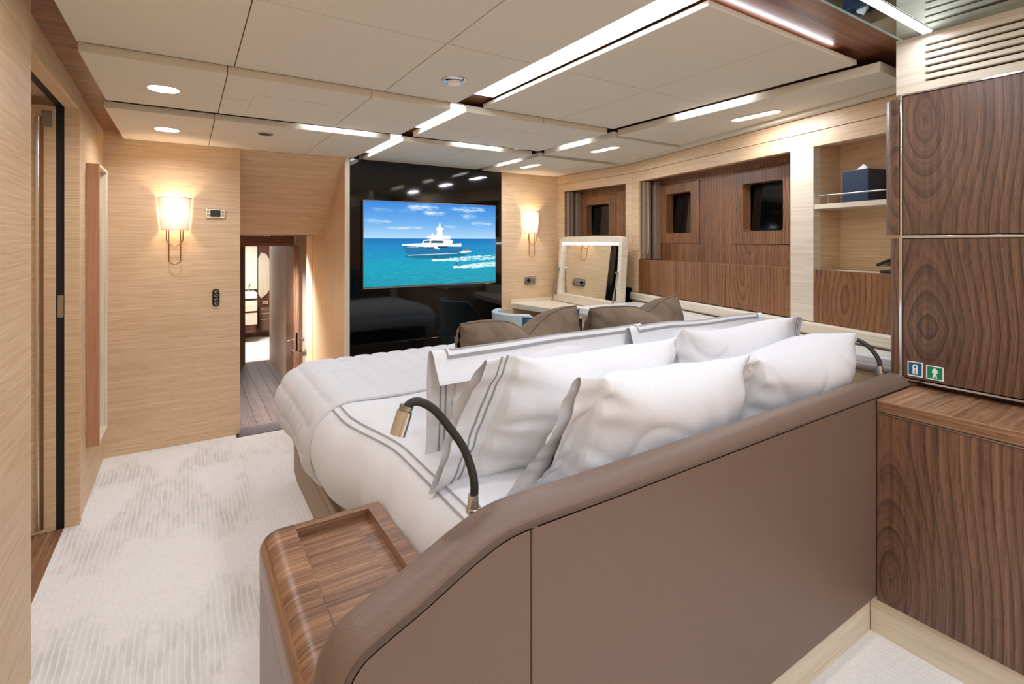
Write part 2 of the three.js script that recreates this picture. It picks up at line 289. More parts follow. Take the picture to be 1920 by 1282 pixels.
// ------------------------------------------------------------------ ceiling
const ceiling = struct('ceiling', 'walnut ceiling with suspended ivory panels and light coves');
{
  const prof = poly([[-1.4, 2.185], [1.95, 2.185], [4.3, 2.111], [4.3, 2.35], [-1.4, 2.35]]);
  mesh('walnut_base', extrude(prof, 4.6).rotateY(Math.PI / 2).translate(-0.8, 0, 0), M.walnutCeil, ceiling, 'x');
  const gap = 0.0018;
  function pan(x0, x1, z0, z1, y, T, notch) {             // one ivory panel, bottom at y; notch = [lamp x, lamp z, radius] on its edge
    const a = x0 + gap, b = x1 - gap, c = z0 + gap, d = z1 - gap, s = new THREE.Shape();
    s.moveTo(a, c);
    if (notch && Math.abs(notch[1] - z0) < 0.01) s.lineTo(notch[0] - notch[2], c), s.absarc(notch[0], z0, notch[2], Math.PI - 0.02, 0.02, true);
    s.lineTo(b, c); s.lineTo(b, d);
    if (notch && Math.abs(notch[1] - z1) < 0.01) s.absarc(notch[0], z1, notch[2], -0.02, -Math.PI + 0.02, true);
    s.lineTo(a, d); s.closePath();
    mesh('ceiling_panel', slab(s, y, y + T, 0.002), M.panel, ceiling, 'x');
  }
  // left column, three rows stepping down towards the screen wall
  const A = [[-0.345, 0.17], [0.17, 0.82], [0.82, 1.215]], rows1 = [[-1.0, -1.725], [-1.725, -2.44]], rows2 = [[-2.445, -2.845], [-2.845, -3.212]], rows3 = [[-3.248, -3.70], [-3.70, -4.168]];
  for (const [zn, zf] of rows1) for (const [a, b] of A) pan(a, b, zf, zn, 2.14, 0.02);
  for (const [a, b] of [[-0.34, 0.145], [0.145, 0.76], [0.76, 1.185]]) for (const [zn, zf] of rows2) pan(a, b, zf, zn, 2.105, 0.038, a < 0 ? [-0.09, -2.845, 0.062] : null);
  for (const [a, b] of [[-0.35, 0.13], [0.13, 0.77], [0.77, 1.135]]) for (const [zn, zf] of rows3) pan(a, b, zf, zn, 2.075, 0.034, a < 0 ? [-0.10, -3.70, 0.062] : null);
  // middle column
  for (const [zn, zf] of rows1) for (const [a, b] of [[1.375, 1.9], [1.9, 2.36]]) pan(a, b, zf, zn, 2.14, 0.02);
  for (const [a, b] of [[1.275, 1.80], [1.80, 2.315]]) for (const [zn, zf] of rows2) pan(a, b, zf, zn, 2.105, 0.038);
  for (const [a, b] of [[1.22, 1.73], [1.73, 2.275]]) for (const [zn, zf] of rows3) pan(a, b, zf, zn, 2.075, 0.034);
  // hatches let into the second row
  for (const [x, z] of [[0.46, -2.895], [1.81, -2.885]]) {
    mesh('access_hatch', box(x - 0.185, x + 0.185, 2.1025, 2.106, z - 0.195, z + 0.195, 0.0012), M.panel, ceiling, 'x');
  }
  // right column follows the angled wall
  const wx = z => 3.25 - 0.2376 * (z + 3.135) - 0.04;
  for (const [x0, zn, zf, y] of [[2.40, -0.93, -2.44, 2.1], [2.365, -2.445, -3.212, 2.085]])
    for (const [q, p] of [[zn, (zn + zf) / 2], [(zn + zf) / 2, zf]]) mesh('ceiling_panel', slab(poly([[x0, p + gap], [Math.min(3.2, wx(p)), p + gap], [Math.min(3.2, wx(q)), q - gap], [x0, q - gap]]), y, y + 0.042, 0.002), M.panel, ceiling, 'x');
  for (const [q, p] of rows3) pan(2.34, 3.205, p, q, 2.07, 0.036);
  // mirror glass over the near end of the cabin
  mesh('mirror_glass', box(-0.42, 2.34, 2.18, 2.186, -0.83, 1.4), M.smokedMirror, ceiling);
  mesh('glass_edge', box(-0.42, 2.34, 2.179, 2.187, -0.838, -0.83), M.glassEdge, ceiling);
}
// ------------------------------------------------------------------ light coves and lamps
function cove(label, x0, x1, y, z0, z1, level, group) {
  const g = thing('led_strip', label, 'strip light', group);
  mesh('diffuser', box(x0, x1, y, y + 0.006, z0, z1, 0.002), M.led, g);
  mesh('channel', box(x0 - 0.003, x1 + 0.003, y + 0.006, y + 0.012, z0 - 0.003, z1 + 0.003), M.white, g);
  areaLight(g, x1 - x0, z1 - z0, COOL, level, (x0 + x1) / 2, y - 0.002, (z0 + z1) / 2);
  return g;
}
const yb = z => z > -1.95 ? 2.185 : 2.185 + (z + 1.95) * 0.0315;
function ceilingStrip(label, x0, x1, z0, z1, group) { const yy = Math.min(yb(z0), yb(z1)) - 0.014; cove(label, x0, x1, yy, z0, z1, LIT.cove, group); }
ceilingStrip('longest cool white light strip in the ceiling groove, nearest the viewer', 1.245, 1.36, -2.30, -1.02, 'ceiling groove strips');
ceilingStrip('cool white light strip in the ceiling groove at the middle panel row', 1.195, 1.27, -3.08, -2.46, 'ceiling groove strips');
ceilingStrip('short cool white light strip in the ceiling groove close to the screen', 1.145, 1.215, -4.0, -3.26, 'ceiling groove strips');
{
  const g = thing('led_strip', 'white light strip hidden along the front edge of the middle ceiling panels', 'strip light', 'ceiling groove strips');
  mesh('diffuser', box(1.4, 2.2, 2.1605, 2.168, -1.034, -1.022, 0.002), M.led, g);
  mesh('channel', box(1.4, 2.2, 2.1605, 2.172, -1.04, -1.034), M.white, g);
  const l = new THREE.RectAreaLight(COOL, LIT.cove, 0.8, 0.008); l.position.set(1.8, 2.170, -1.019); l.rotation.x = Math.PI * 0.8; g.add(l);
}
for (const [x0, x1, z0, z1, l] of [[2.366, 2.393, -1.95, -1.5, 'short light strip lighting the hull side panel edge near the shelf niche'], [2.322, 2.352, -2.98, -2.7, 'short light strip lighting the hull side panel edge by the window bay'], [2.285, 2.325, -3.85, -3.55, 'short light strip lighting the hull side panel edge by the screen'],
  [0.6, 1.02, -3.242, -3.222, 'short light strip lighting the front edge of the last panel row on the left'], [1.6, 1.98, -3.242, -3.222, 'short light strip lighting the front edge of the last panel row in the middle']]) cove(l, x0, x1, Math.min(yb(z0), yb(z1)) - 0.014, z0, z1, LIT.spot, 'short accent strips between the ceiling panels');
cove('long straight light line let into the mirrored ceiling', 0.1, 2.31, 2.172, -0.76, -0.732, LIT.glassLine);
cove('straight light line in the mirrored ceiling behind the viewer', -0.2, 2.3, 2.172, 0.78, 0.81, LIT.glassLine * 1.9);
function ovalLamp(label, x, y, z) {
  const g = thing('oval_downlight', label, 'ceiling lamp', 'oval ceiling lamps over the hull side');
  const s = (w, h) => { const p = new THREE.Shape(), r = w / 2; p.absarc(0, h / 2 - r, r, 0, Math.PI, false); p.absarc(0, -h / 2 + r, r, Math.PI, 2 * Math.PI, false); return p; };
  const ring = s(0.094, 0.29); ring.holes.push(s(0.082, 0.278));
  const t = q => q.rotateX(Math.PI / 2).translate(x, y, z);
  mesh('trim_ring', t(extrude(ring, 0.006).translate(0, 0, -0.002)), M.panel, g);
  mesh('lens', t(extrude(s(0.082, 0.278), 0.004).translate(0, 0, -0.002)), M.ledWarm, g);
  areaLight(g, 0.075, 0.26, SOFT, LIT.oval, x, y - 0.008, z);
}
ovalLamp('glowing oval ceiling lamp nearest the shelf niche', 2.66, 2.1, -1.635);
ovalLamp('glowing oval ceiling lamp, middle of three along the hull side', 2.61, 2.085, -2.79);
ovalLamp('glowing oval ceiling lamp above the wall lamp by the dressing table', 2.56, 2.07, -3.68);
function roundLamp(label, x, y, z, group, deep = 0) {
  const g = thing('round_downlight', label, 'ceiling lamp', group);
  if (deep) mesh('reflector', new THREE.LatheGeometry([[0.0615, 0], [0.0605, 0.0], [0.056, deep], [0.06, deep + 0.002], [0.0615, deep]].map(p => new THREE.Vector2(...p)), 40).translate(x, y, z), M.white, g);
  else mesh('trim_ring', new THREE.LatheGeometry([[0.052, 0.001], [0.062, 0], [0.064, -0.004], [0.056, -0.007], [0.05, -0.006], [0.05, 0.002]].map(p => new THREE.Vector2(...p)), 40).translate(x, y, z), M.white, g);
  mesh('lens', cyl(0.05, 0.05, 0.004, x, y + deep - 0.003, z), M.ledWarm, g);
  areaLight(g, 0.085, 0.085, SOFT, LIT.round * 2, x, y + deep - 0.008, z);
}
roundLamp('bright round ceiling lamp nearer the left doorway', -0.09, 2.105, -2.845, 'round lamps along the left walkway', 0.036);
roundLamp('bright round ceiling lamp above the left wall lamp', -0.10, 2.075, -3.70, 'round lamps along the left walkway', 0.034);
roundLamp('round ceiling lamp in the nearest left panel above the walkway', -0.09, 2.14, -1.42, 'round lamps along the left walkway');
for (const [x, z, l] of [[0.35, 0.25, 'round ceiling lamp nearest the viewer on the left'], [1.5, 0.25, 'round ceiling lamp nearest the viewer on the right'], [0.35, 1.05, 'round ceiling lamp by the back wall on the left'], [1.5, 1.05, 'round ceiling lamp by the back wall on the right']]) roundLamp(l, x, 2.18, z, 'round lamps behind the viewer');
{
  const g = thing('smoke_detector', 'round white smoke detector in a chrome ring on the ceiling', 'detector');
  mesh('ring', new THREE.LatheGeometry([[0.035, 0], [0.058, 0], [0.056, -0.004], [0.04, -0.012], [0.035, -0.006]].map(p => new THREE.Vector2(...p)), 40).translate(1.03, 2.14, -2.09), M.chrome, g);
  mesh('sensor', new THREE.LatheGeometry([[0, -0.026], [0.02, -0.025], [0.032, -0.018], [0.034, -0.008], [0.036, 0]].map(p => new THREE.Vector2(...p)), 40).translate(1.03, 2.14, -2.09), M.white, g);
  const h = thing('ceiling_speaker', 'small dark round grille in the ceiling near the left wall lamp', 'ceiling speaker');
  mesh('rim', new THREE.TorusGeometry(0.042, 0.005, 8, 40).rotateX(Math.PI / 2).translate(0.416, 2.074, -3.5), M.steel, h);
  mesh('grille', cyl(0.04, 0.034, 0.006, 0.416, 2.073, -3.5), M.black, h);
}
// wall lamps
function sconce(label, x) {
  const g = thing('wall_lamp', label, 'wall lamp', 'pair of wall lamps'), z = -4.17;
  const half = (r0, r1, y) => grid(40, 8, (u, v) => { const a = Math.PI * (u), r = mix(r0, r1, v); return [x - Math.cos(a) * r, y(v), z + 0.004 + Math.sin(a) * r * 0.95, u * 0.3, v * 0.22]; });
  mesh('shade', half(0.082, 0.098, v => 1.478 + 0.222 * v), M.shade, g);
  mesh('back_plate', box(x - 0.04, x + 0.04, 1.52, 1.66, z, z + 0.012, 0.004), M.brass, g);
  for (const [n, r, y] of [['lower_rim', 0.0825, 1.479], ['upper_rim', 0.0985, 1.7]]) mesh(n, tube([...Array(17).keys()].map(i => { const a = Math.PI * i / 16; return [x - Math.cos(a) * r, y, z + 0.004 + Math.sin(a) * r * 0.95]; }), 0.0013, 32, 6), M.brass, g);
  const U = (w, top, bot, zz) => { const p = []; for (let i = 0; i <= 6; i++) p.push([x - w * (1 + 0.0 * i), mix(top, bot + w, i / 6), zz]); for (let i = 1; i < 10; i++) { const a = Math.PI * i / 10; p.push([x - w * Math.cos(a), bot + w - w * Math.sin(a), zz]); } for (let i = 6; i >= 0; i--) p.push([x + w, mix(top, bot + w, i / 6), zz]); return tube(p, 0.0032, 80, 8); };
  mesh('brass_loop', U(0.047, 1.49, 1.375, z + 0.05), M.brass, g);
  mesh('brass_loop', U(0.033, 1.49, 1.247, z + 0.04), M.brass, g);
  mesh('bulb', new THREE.SphereGeometry(0.02, 16, 12).translate(x, 1.6, z + 0.045), M.ledWarm, g);
  const p = new THREE.PointLight(0xffe2c6, LIT.sconce); p.position.set(x, 1.6, z + 0.045); p.castShadow = true; p.shadow.radius = 1.2; g.add(p);
}
sconce('lit ivory wall lamp with looped brass wire beside the doorway', -0.068);
sconce('lit ivory wall lamp with looped brass wire above the dressing table', 2.89);
// ------------------------------------------------------------------ screen wall
{
  const g = thing('black_glass_panel', 'tall glossy black glass wall panel behind the television', 'wall panel'), x0 = 1.114, x1 = 2.556;
  mesh('glass_sheet', box(x0, x1, 0.552, 2.078, -4.198, -4.163, 0.002), M.blackGlass, g);
  mesh('glass_sheet', box(x0, x1, 0.004, 0.548, -4.198, -4.163, 0.002), M.blackGlass, g);
  const t = thing('television', 'flat television showing a yacht on blue sea', 'television');
  mesh('casing', box(1.208, 2.467, 1.012, 1.742, -4.161, -4.125, 0.006), M.blackGloss, t);
  mesh('bezel', [box(1.208, 2.467, 1.738, 1.742, -4.126, -4.121), box(1.208, 1.212, 1.012, 1.742, -4.126, -4.121), box(2.463, 2.467, 1.012, 1.742, -4.126, -4.121), box(1.208, 2.467, 1.012, 1.022, -4.126, -4.121)], M.steel, t);
  const W = 1240, Hh = 700, cv = document.createElement('canvas'); cv.width = W; cv.height = Hh; const c = cv.getContext('2d');
  let gr = c.createLinearGradient(0, 0, 0, 300); gr.addColorStop(0, '#2f7fd0'); gr.addColorStop(0.6, '#6aa9e2'); gr.addColorStop(1, '#a9cfee'); c.fillStyle = gr; c.fillRect(0, 0, W, 310);
  seed = 99;
  const cloud = (x, y, w, h, n, a) => { for (let i = 0; i < n; i++) { const q = rnd(), px = x + (q - 0.5) * w, py = y + (rnd() - 0.5) * h * (1 - Math.abs(q - 0.5)); c.fillStyle = `rgba(255,250,248,${a * rnd()})`; c.beginPath(); c.ellipse(px, py, 16 + 34 * rnd(), 3 + 7 * rnd(), 0.25 * (rnd() - 0.3), 0, 7); c.fill(); } };
  cloud(520, 40, 260, 50, 90, 0.22); cloud(620, 85, 160, 36, 60, 0.2); cloud(950, 40, 300, 54, 90, 0.2); cloud(960, 100, 110, 60, 40, 0.16); cloud(250, 70, 360, 40, 40, 0.12); cloud(120, 165, 200, 40, 40, 0.14); cloud(1090, 170, 200, 36, 40, 0.16); cloud(330, 215, 340, 20, 50, 0.14); cloud(760, 200, 120, 18, 20, 0.12);
  gr = c.createLinearGradient(0, 300, 0, Hh); gr.addColorStop(0, '#0f6cb4'); gr.addColorStop(0.18, '#1584bd'); gr.addColorStop(0.6, '#139bb6'); gr.addColorStop(1, '#138fa8'); c.fillStyle = gr; c.fillRect(0, 305, W, Hh);
  for (let i = 0; i < 2600; i++) { const y = 312 + rnd() * 388, k = (y - 300) / 400; c.fillStyle = rnd() > 0.5 ? `rgba(120,215,225,${0.10 + 0.08 * rnd()})` : `rgba(4,80,130,${0.16 * rnd()})`; c.fillRect(rnd() * W, y, (10 + 50 * rnd()) * (0.3 + k), 1 + 2.2 * k); }
  c.fillStyle = 'rgba(0,90,110,0.55)'; c.beginPath(); c.ellipse(640, 452, 290, 26, 0, 0, 7); c.fill();
  const P = (f, ...p) => { c.fillStyle = f; c.beginPath(); p.forEach((q, i) => i ? c.lineTo(q[0], q[1]) : c.moveTo(q[0], q[1])); c.fill(); };
  P('#1d6f9f', [325, 362], [420, 356], [700, 372], [890, 380], [888, 420], [840, 436], [380, 448], [362, 425]);
  P('#f4f4f2', [325, 352], [480, 346], [700, 352], [880, 360], [884, 376], [690, 372], [660, 396], [520, 376], [322, 364]);
  P('#e6ecef', [372, 444], [850, 432], [850, 437], [374, 449]);
  P('#f6f6f4', [500, 346], [520, 318], [600, 306], [780, 312], [800, 326], [790, 352]); P('#224f66', [590, 322], [705, 324], [705, 344], [585, 342]); P('#224f66', [525, 326], [575, 322], [572, 340], [518, 342]);
  P('#f8f8f6', [540, 300], [560, 282], [640, 276], [770, 284], [780, 300], [770, 308], [600, 308]); c.strokeStyle = '#dfe3e6'; c.lineWidth = 3; c.strokeRect(690, 280, 80, 22);
  P('#f4f5f6', [640, 280], [650, 215], [690, 215], [700, 280]); P('#eceef0', [655, 215], [668, 165], [674, 165], [684, 215]); c.fillStyle = '#fff'; for (const [x, y, r] of [[648, 222, 12], [694, 222, 12], [600, 270, 10]]) { c.beginPath(); c.arc(x, y, r, 0, 7); c.fill(); }
  c.fillStyle = '#123f58'; for (const [x, y, w, h] of [[650, 372, 95, 14], [545, 378, 30, 12], [580, 378, 34, 12]]) c.fillRect(x, y, w, h); for (let i = 0; i < 9; i++) c.fillRect(500 + i * 36, 412 + (i % 2) * 2, 9, 6);
  c.fillStyle = '#cfe0ea'; for (let i = 0; i < 8; i++) c.fillRect(370 + i * 13, 374, 8, 5);
  P('#e9eef0', [860, 420], [900, 412], [980, 414], [985, 424], [900, 432], [868, 430]); P('#e0662f', [918, 414], [930, 398], [956, 400], [960, 414]); P('#f1f1ee', [800, 352], [880, 346], [886, 362], [800, 366]);
  for (const [x, y, w] of [[640, 492, 600], [840, 556, 400]]) { for (let i = 0; i < 420; i++) { const q = rnd(), px = x + q * w, py = y + (rnd() - 0.5) * (10 + 34 * Math.min(1, q * 2.5)) - q * 22; c.fillStyle = `rgba(255,255,255,${0.25 + 0.4 * rnd()})`; c.fillRect(px, py, 12 + 30 * rnd(), 2 + 3 * rnd()); } P('#e8edf2', [x - 50, y - 3], [x - 4, y - 16], [x + 14, y + 6], [x - 30, y + 10]); P('#1c2a33', [x - 18, y - 14], [x - 10, y - 40], [x - 2, y - 38], [x - 2, y - 12]); }
  const st = new THREE.CanvasTexture(cv); st.colorSpace = THREE.SRGBColorSpace; st.wrapS = st.wrapT = THREE.ClampToEdgeWrapping;
  mesh('screen', new THREE.PlaneGeometry(1.249, 0.712).translate(1.8375, 1.381, -4.1225), std({ color: 0x000000, roughness: 0.25, emissive: 0xffffff, emissiveMap: st, emissiveIntensity: 1.05 }), t);
  mesh('logo_strip', box(2.35, 2.40, 1.007, 1.013, -4.125, -4.121), M.chrome, t);
  const l = new THREE.RectAreaLight(0x7cc4e8, 0.35, 1.2, 0.68); l.position.set(1.8375, 1.381, -4.115); l.rotation.y = Math.PI; t.add(l);
}
// wall controls
{
  const z = -4.17;
  let g = thing('thermostat', 'square dark thermostat screen in a chrome surround', 'thermostat');
  const ring = roundRect(new THREE.Shape(), 0.112, 1.567, 0.231, 1.632, 0.014); ring.holes.push(roundRect(new THREE.Path(), 0.142, 1.577, 0.202, 1.622, 0.004));
  mesh('bezel', extrude(ring, 0.008, 0.003).translate(0, 0, z + 0.003), M.chrome, g);
  mesh('display', box(0.14, 0.204, 1.575, 1.624, z, z + 0.009), M.blackGloss, g);
  mesh('button', [box(0.119, 0.135, 1.602, 1.62, z + 0.01, z + 0.016, 0.003), box(0.119, 0.135, 1.578, 1.596, z + 0.01, z + 0.016, 0.003), box(0.209, 0.225, 1.602, 1.62, z + 0.01, z + 0.016, 0.003), box(0.209, 0.225, 1.578, 1.596, z + 0.01, z + 0.016, 0.003)], M.steel, g);
  g = thing('switch_keypad', 'black oval switch keypad with four round chrome buttons', 'switch');
  mesh('plate', extrude(roundRect(new THREE.Shape(), 0.153, 0.943, 0.195, 1.064, 0.02), 0.008, 0.002).translate(0, 0, z + 0.002), M.blackGloss, g);
  for (let i = 0; i < 4; i++) mesh('button', new THREE.TorusGeometry(0.0085, 0.0025, 8, 20).translate(0.176, 0.962 + i * 0.0275, z + 0.013), M.chrome, g);
  g = thing('wall_socket', 'chrome framed wall socket below the right wall lamp', 'socket');
  mesh('frame', extrude(roundRect(new THREE.Shape(), 2.818, 0.968, 2.962, 1.056, 0.02), 0.008, 0.003).translate(0, 0, z + 0.003), M.chrome, g);
  mesh('insert', box(2.842, 2.945, 0.985, 1.04, z + 0.01, z + 0.016, 0.004), M.steel, g);
  mesh('socket_face', cyl(0.02, 0.02, 0.004, 0, 0, 0).rotateX(Math.PI / 2).translate(2.868, 1.012, z + 0.017), M.blackGloss, g);
  mesh('pin_hole', [box(2.905, 2.91, 1.005, 1.02, z + 0.0155, z + 0.0165), box(2.925, 2.93, 1.005, 1.02, z + 0.0155, z + 0.0165)], M.black, g);
}
// niche frame on the left wall
{
  const g = thing('wall_frame', 'tall narrow walnut box frame fixed to the left wall', 'frame'), x0 = -0.452, x1 = -0.396;
  mesh('front_board', box(x0, x1, 0.30, 1.82, -3.516, -3.5, 0.002), M.roseOak, g, 'y');
  mesh('rear_board', box(x0, x1, 0.30, 1.82, -3.83, -3.815, 0.002), M.oakPale, g, 'y');
  mesh('top_board', box(x0, x1, 1.806, 1.82, -3.815, -3.516), M.oak, g, 'z');
  mesh('bottom_board', box(x0, x1, 0.30, 0.314, -3.815, -3.516), M.oakPale, g, 'z');
  mesh('inner_panel', box(x0, x0 + 0.012, 0.314, 1.806, -3.815, -3.516), M.oakPale, g, 'y');
}
// ------------------------------------------------------------------ passage beyond the doorway
{
  const f = struct('floor_passage', 'dark wood boards of the lower passage and its steps');
  mesh('top_board', box(0.30, 1.09, -0.06, 0.004, -4.29, -4.10, 0.004), M.floorWood, f, 'x');
  for (const [y, z0, z1] of [[-0.18, -4.55, -4.27], [-0.365, -4.80, -4.53]]) mesh('stair_tread', box(0.2, 1.25, y - 0.19, y, z0, z1, 0.004), M.floorWood, f, 'x');
  for (let i = 0; i < 8; i++) mesh('floor_board', box(0.2 + i * 0.145, 0.342 + i * 0.145, -0.6, -0.55 - (i % 3) * 0.0006, -9.2, -4.78), M.floorWood, f, 'z');
  const w = struct('wall_passage', 'oak and walnut walls of the lower passage');
  mesh('oak_side', box(1.075, 1.20, -0.6, 2.2, -5.10, -4.20), M.oak, w, 'y');
  mesh('oak_side', box(1.078, 1.20, -0.6, 2.2, -5.42, -5.103), M.oak, w, 'y');
  mesh('oak_side', box(1.075, 1.20, -0.6, 2.2, -5.72, -5.423), M.oak, w, 'y');
  mesh('left_side', box(0.1, 0.2, -0.6, 2.2, -9.3, -4.30), M.oak, w, 'y');
  mesh('walnut_side', box(1.36, 1.42, -0.6, 2.2, -6.76, -5.72), M.walnut, w, 'y');
  mesh('lintel', box(0.2, 1.10, 1.345, 1.465, -6.70, -6.62), M.walnutDark, w, 'x');
  mesh('passage_ceiling', box(0.1, 1.42, 1.465, 1.5, -9.4, -4.92), M.walnutDark, w, 'x');
  mesh('beige_side', box(1.15, 1.36, -0.6, 1.47, -9.2, -6.75), M.beigeLeather, w, 'y');
  mesh('end_wall', box(0.1, 0.795, -0.6, 1.47, -9.3, -9.2), M.walnutDark, w, 'y');
  const d = struct('door_2', 'open walnut door with chrome handles in the lower passage');
  mesh('leaf', box(1.09, 1.15, -0.55, 1.335, -7.15, -6.58, 0.003), M.walnut, d, 'y');
  mesh('lock_plate', box(1.108, 1.132, 0.08, 0.30, -6.579, -6.574, 0.002), M.chrome, d);
  for (const s of [-1, 1]) {
    const x = s < 0 ? 1.09 : 1.15;
    mesh('handle', [cyl(0.012, 0.012, 0.06, 0, 0, 0, 16).rotateZ(Math.PI / 2).translate(x + s * 0.03, 0.2, -6.63), cyl(0.026, 0.026, 0.012, 0, 0, 0, 20).rotateZ(Math.PI / 2).translate(x + s * 0.06, 0.2, -6.63), cyl(0.026, 0.026, 0.01, 0, 0, 0, 20).rotateZ(Math.PI / 2).translate(x + s * 0.005, 0.2, -6.63)], M.chrome, d);
    mesh('thumb_turn', [cyl(0.024, 0.024, 0.012, 0, 0, 0, 20).rotateZ(Math.PI / 2).translate(x + s * 0.006, 0.06, -6.63), box(x + s * 0.01, x + s * 0.035, 0.05, 0.07, -6.635, -6.625)], M.chrome, d);
  }
  for (const [x, l] of [[0.72, 'small passage ceiling lamp on the left'], [0.86, 'small passage ceiling lamp on the right']]) {
    const g = thing('passage_lamp', l, 'ceiling lamp', 'passage ceiling lamps');
    mesh('rim', new THREE.TorusGeometry(0.035, 0.005, 8, 24).rotateX(Math.PI / 2).translate(x, 1.463, -5.9), M.chrome, g);
    mesh('lens', cyl(0.033, 0.033, 0.006, x, 1.462, -5.9), M.ledWarm, g);
    const s = new THREE.SpotLight(SOFT, LIT.passage, 0, 1.1, 0.6); s.position.set(x, 1.452, -5.9); s.target.position.set(x, -0.55, -6.1); s.castShadow = true; g.add(s); g.add(s.target);
  }
  // far bathroom
  const b = struct('wall_bathroom', 'bright bathroom shell seen through the passage');
  mesh('carpet', box(0.1, 2.2, -0.6, -0.55, -11.6, -9.2), M.carpet, b, 'z');
  mesh('end_panel', box(0.1, 2.2, -0.6, 1.6, -11.7, -11.6), M.walnutDark, b, 'y');
  mesh('cream_panel', box(0.1, 1.20, 0.44, 1.6, -11.6, -11.4), M.oakPale, b, 'y');
  mesh('side', [box(0.0, 0.1, -0.6, 1.6, -11.7, -9.2), box(2.2, 2.3, -0.6, 1.6, -11.7, -9.2)], M.oak, b, 'y');
  mesh('top', box(0.0, 2.3, 1.5, 1.6, -11.7, -9.2), M.panel, b, 'x');
  mesh('near_panel', box(1.2, 2.3, -0.6, 1.6, -9.3, -9.2), M.oakPale, b, 'y');
  let g = thing('bathroom_lamp', 'bright ceiling lamp of the far bathroom', 'ceiling lamp');
  mesh('rim', new THREE.TorusGeometry(0.17, 0.01, 8, 32).rotateX(Math.PI / 2).translate(0.9, 1.497, -10.3), M.chrome, g);
  mesh('lens', cyl(0.16, 0.16, 0.01, 0.9, 1.495, -10.3), M.ledWarm, g);
  areaLight(g, 0.28, 0.28, SOFT, LIT.bath * 4, 0.9, 1.486, -10.3);
  g = thing('vanity_unit', 'pale vanity unit with drawers and white basin in the far bathroom', 'vanity unit');
  mesh('basin', box(0.15, 1.15, 0.30, 0.42, -11.39, -10.9, 0.02), M.white, g);
  for (const [y0, y1] of [[0.06, 0.26], [-0.2, 0.02]]) mesh('drawer', box(0.15, 1.15, y0, y1, -11.39, -10.92, 0.004), M.oakPale, g, 'x');
  mesh('carcass', box(0.17, 1.13, -0.36, 0.3, -11.39, -10.96), M.walnutDark, g);
  mesh('tap', tube([[1.04, 0.42, -11.3], [1.04, 0.55, -11.3], [1.04, 0.58, -11.22], [1.04, 0.53, -11.15]], 0.012, 20, 8), M.chrome, g);
  g = thing('bathroom_mirror', 'long eight sided mirror in a chrome rim in the far bathroom', 'mirror');
  const oc = (e) => poly([[1.255 - e, 1.06], [1.29, 1.16 + e], [1.39, 1.12 + e], [1.44 + e, 1.0], [1.44 + e, 0.42], [1.39, 0.33 - e], [1.29, 0.25 - e], [1.255 - e, 0.32]]);
  mesh('rim', extrude(oc(0.02), 0.03).translate(0, 0, -11.599), M.chrome, g);
  mesh('glass', extrude(oc(0), 0.004).translate(0, 0, -11.568), M.mirror, g);
  g = thing('bathroom_drawer_unit', 'rounded walnut drawer unit under the far mirror', 'drawer unit');
  mesh('body', box(1.23, 1.75, -0.42, 0.06, -11.598, -11.3, 0.06), M.walnut, g, 'y');
  mesh('chrome_band', [box(1.25, 1.72, -0.05, -0.042, -11.31, -11.297), box(1.25, 1.72, -0.17, -0.162, -11.31, -11.297)], M.chrome, g);
  g = thing('bathroom_socket', 'chrome socket plate between far mirror and drawer unit', 'socket');
  mesh('plate', box(1.31, 1.42, 0.10, 0.18, -11.599, -11.58, 0.01), M.chrome, g);
  mesh('insert', box(1.33, 1.40, 0.12, 0.16, -11.581, -11.575, 0.005), M.steel, g);
}
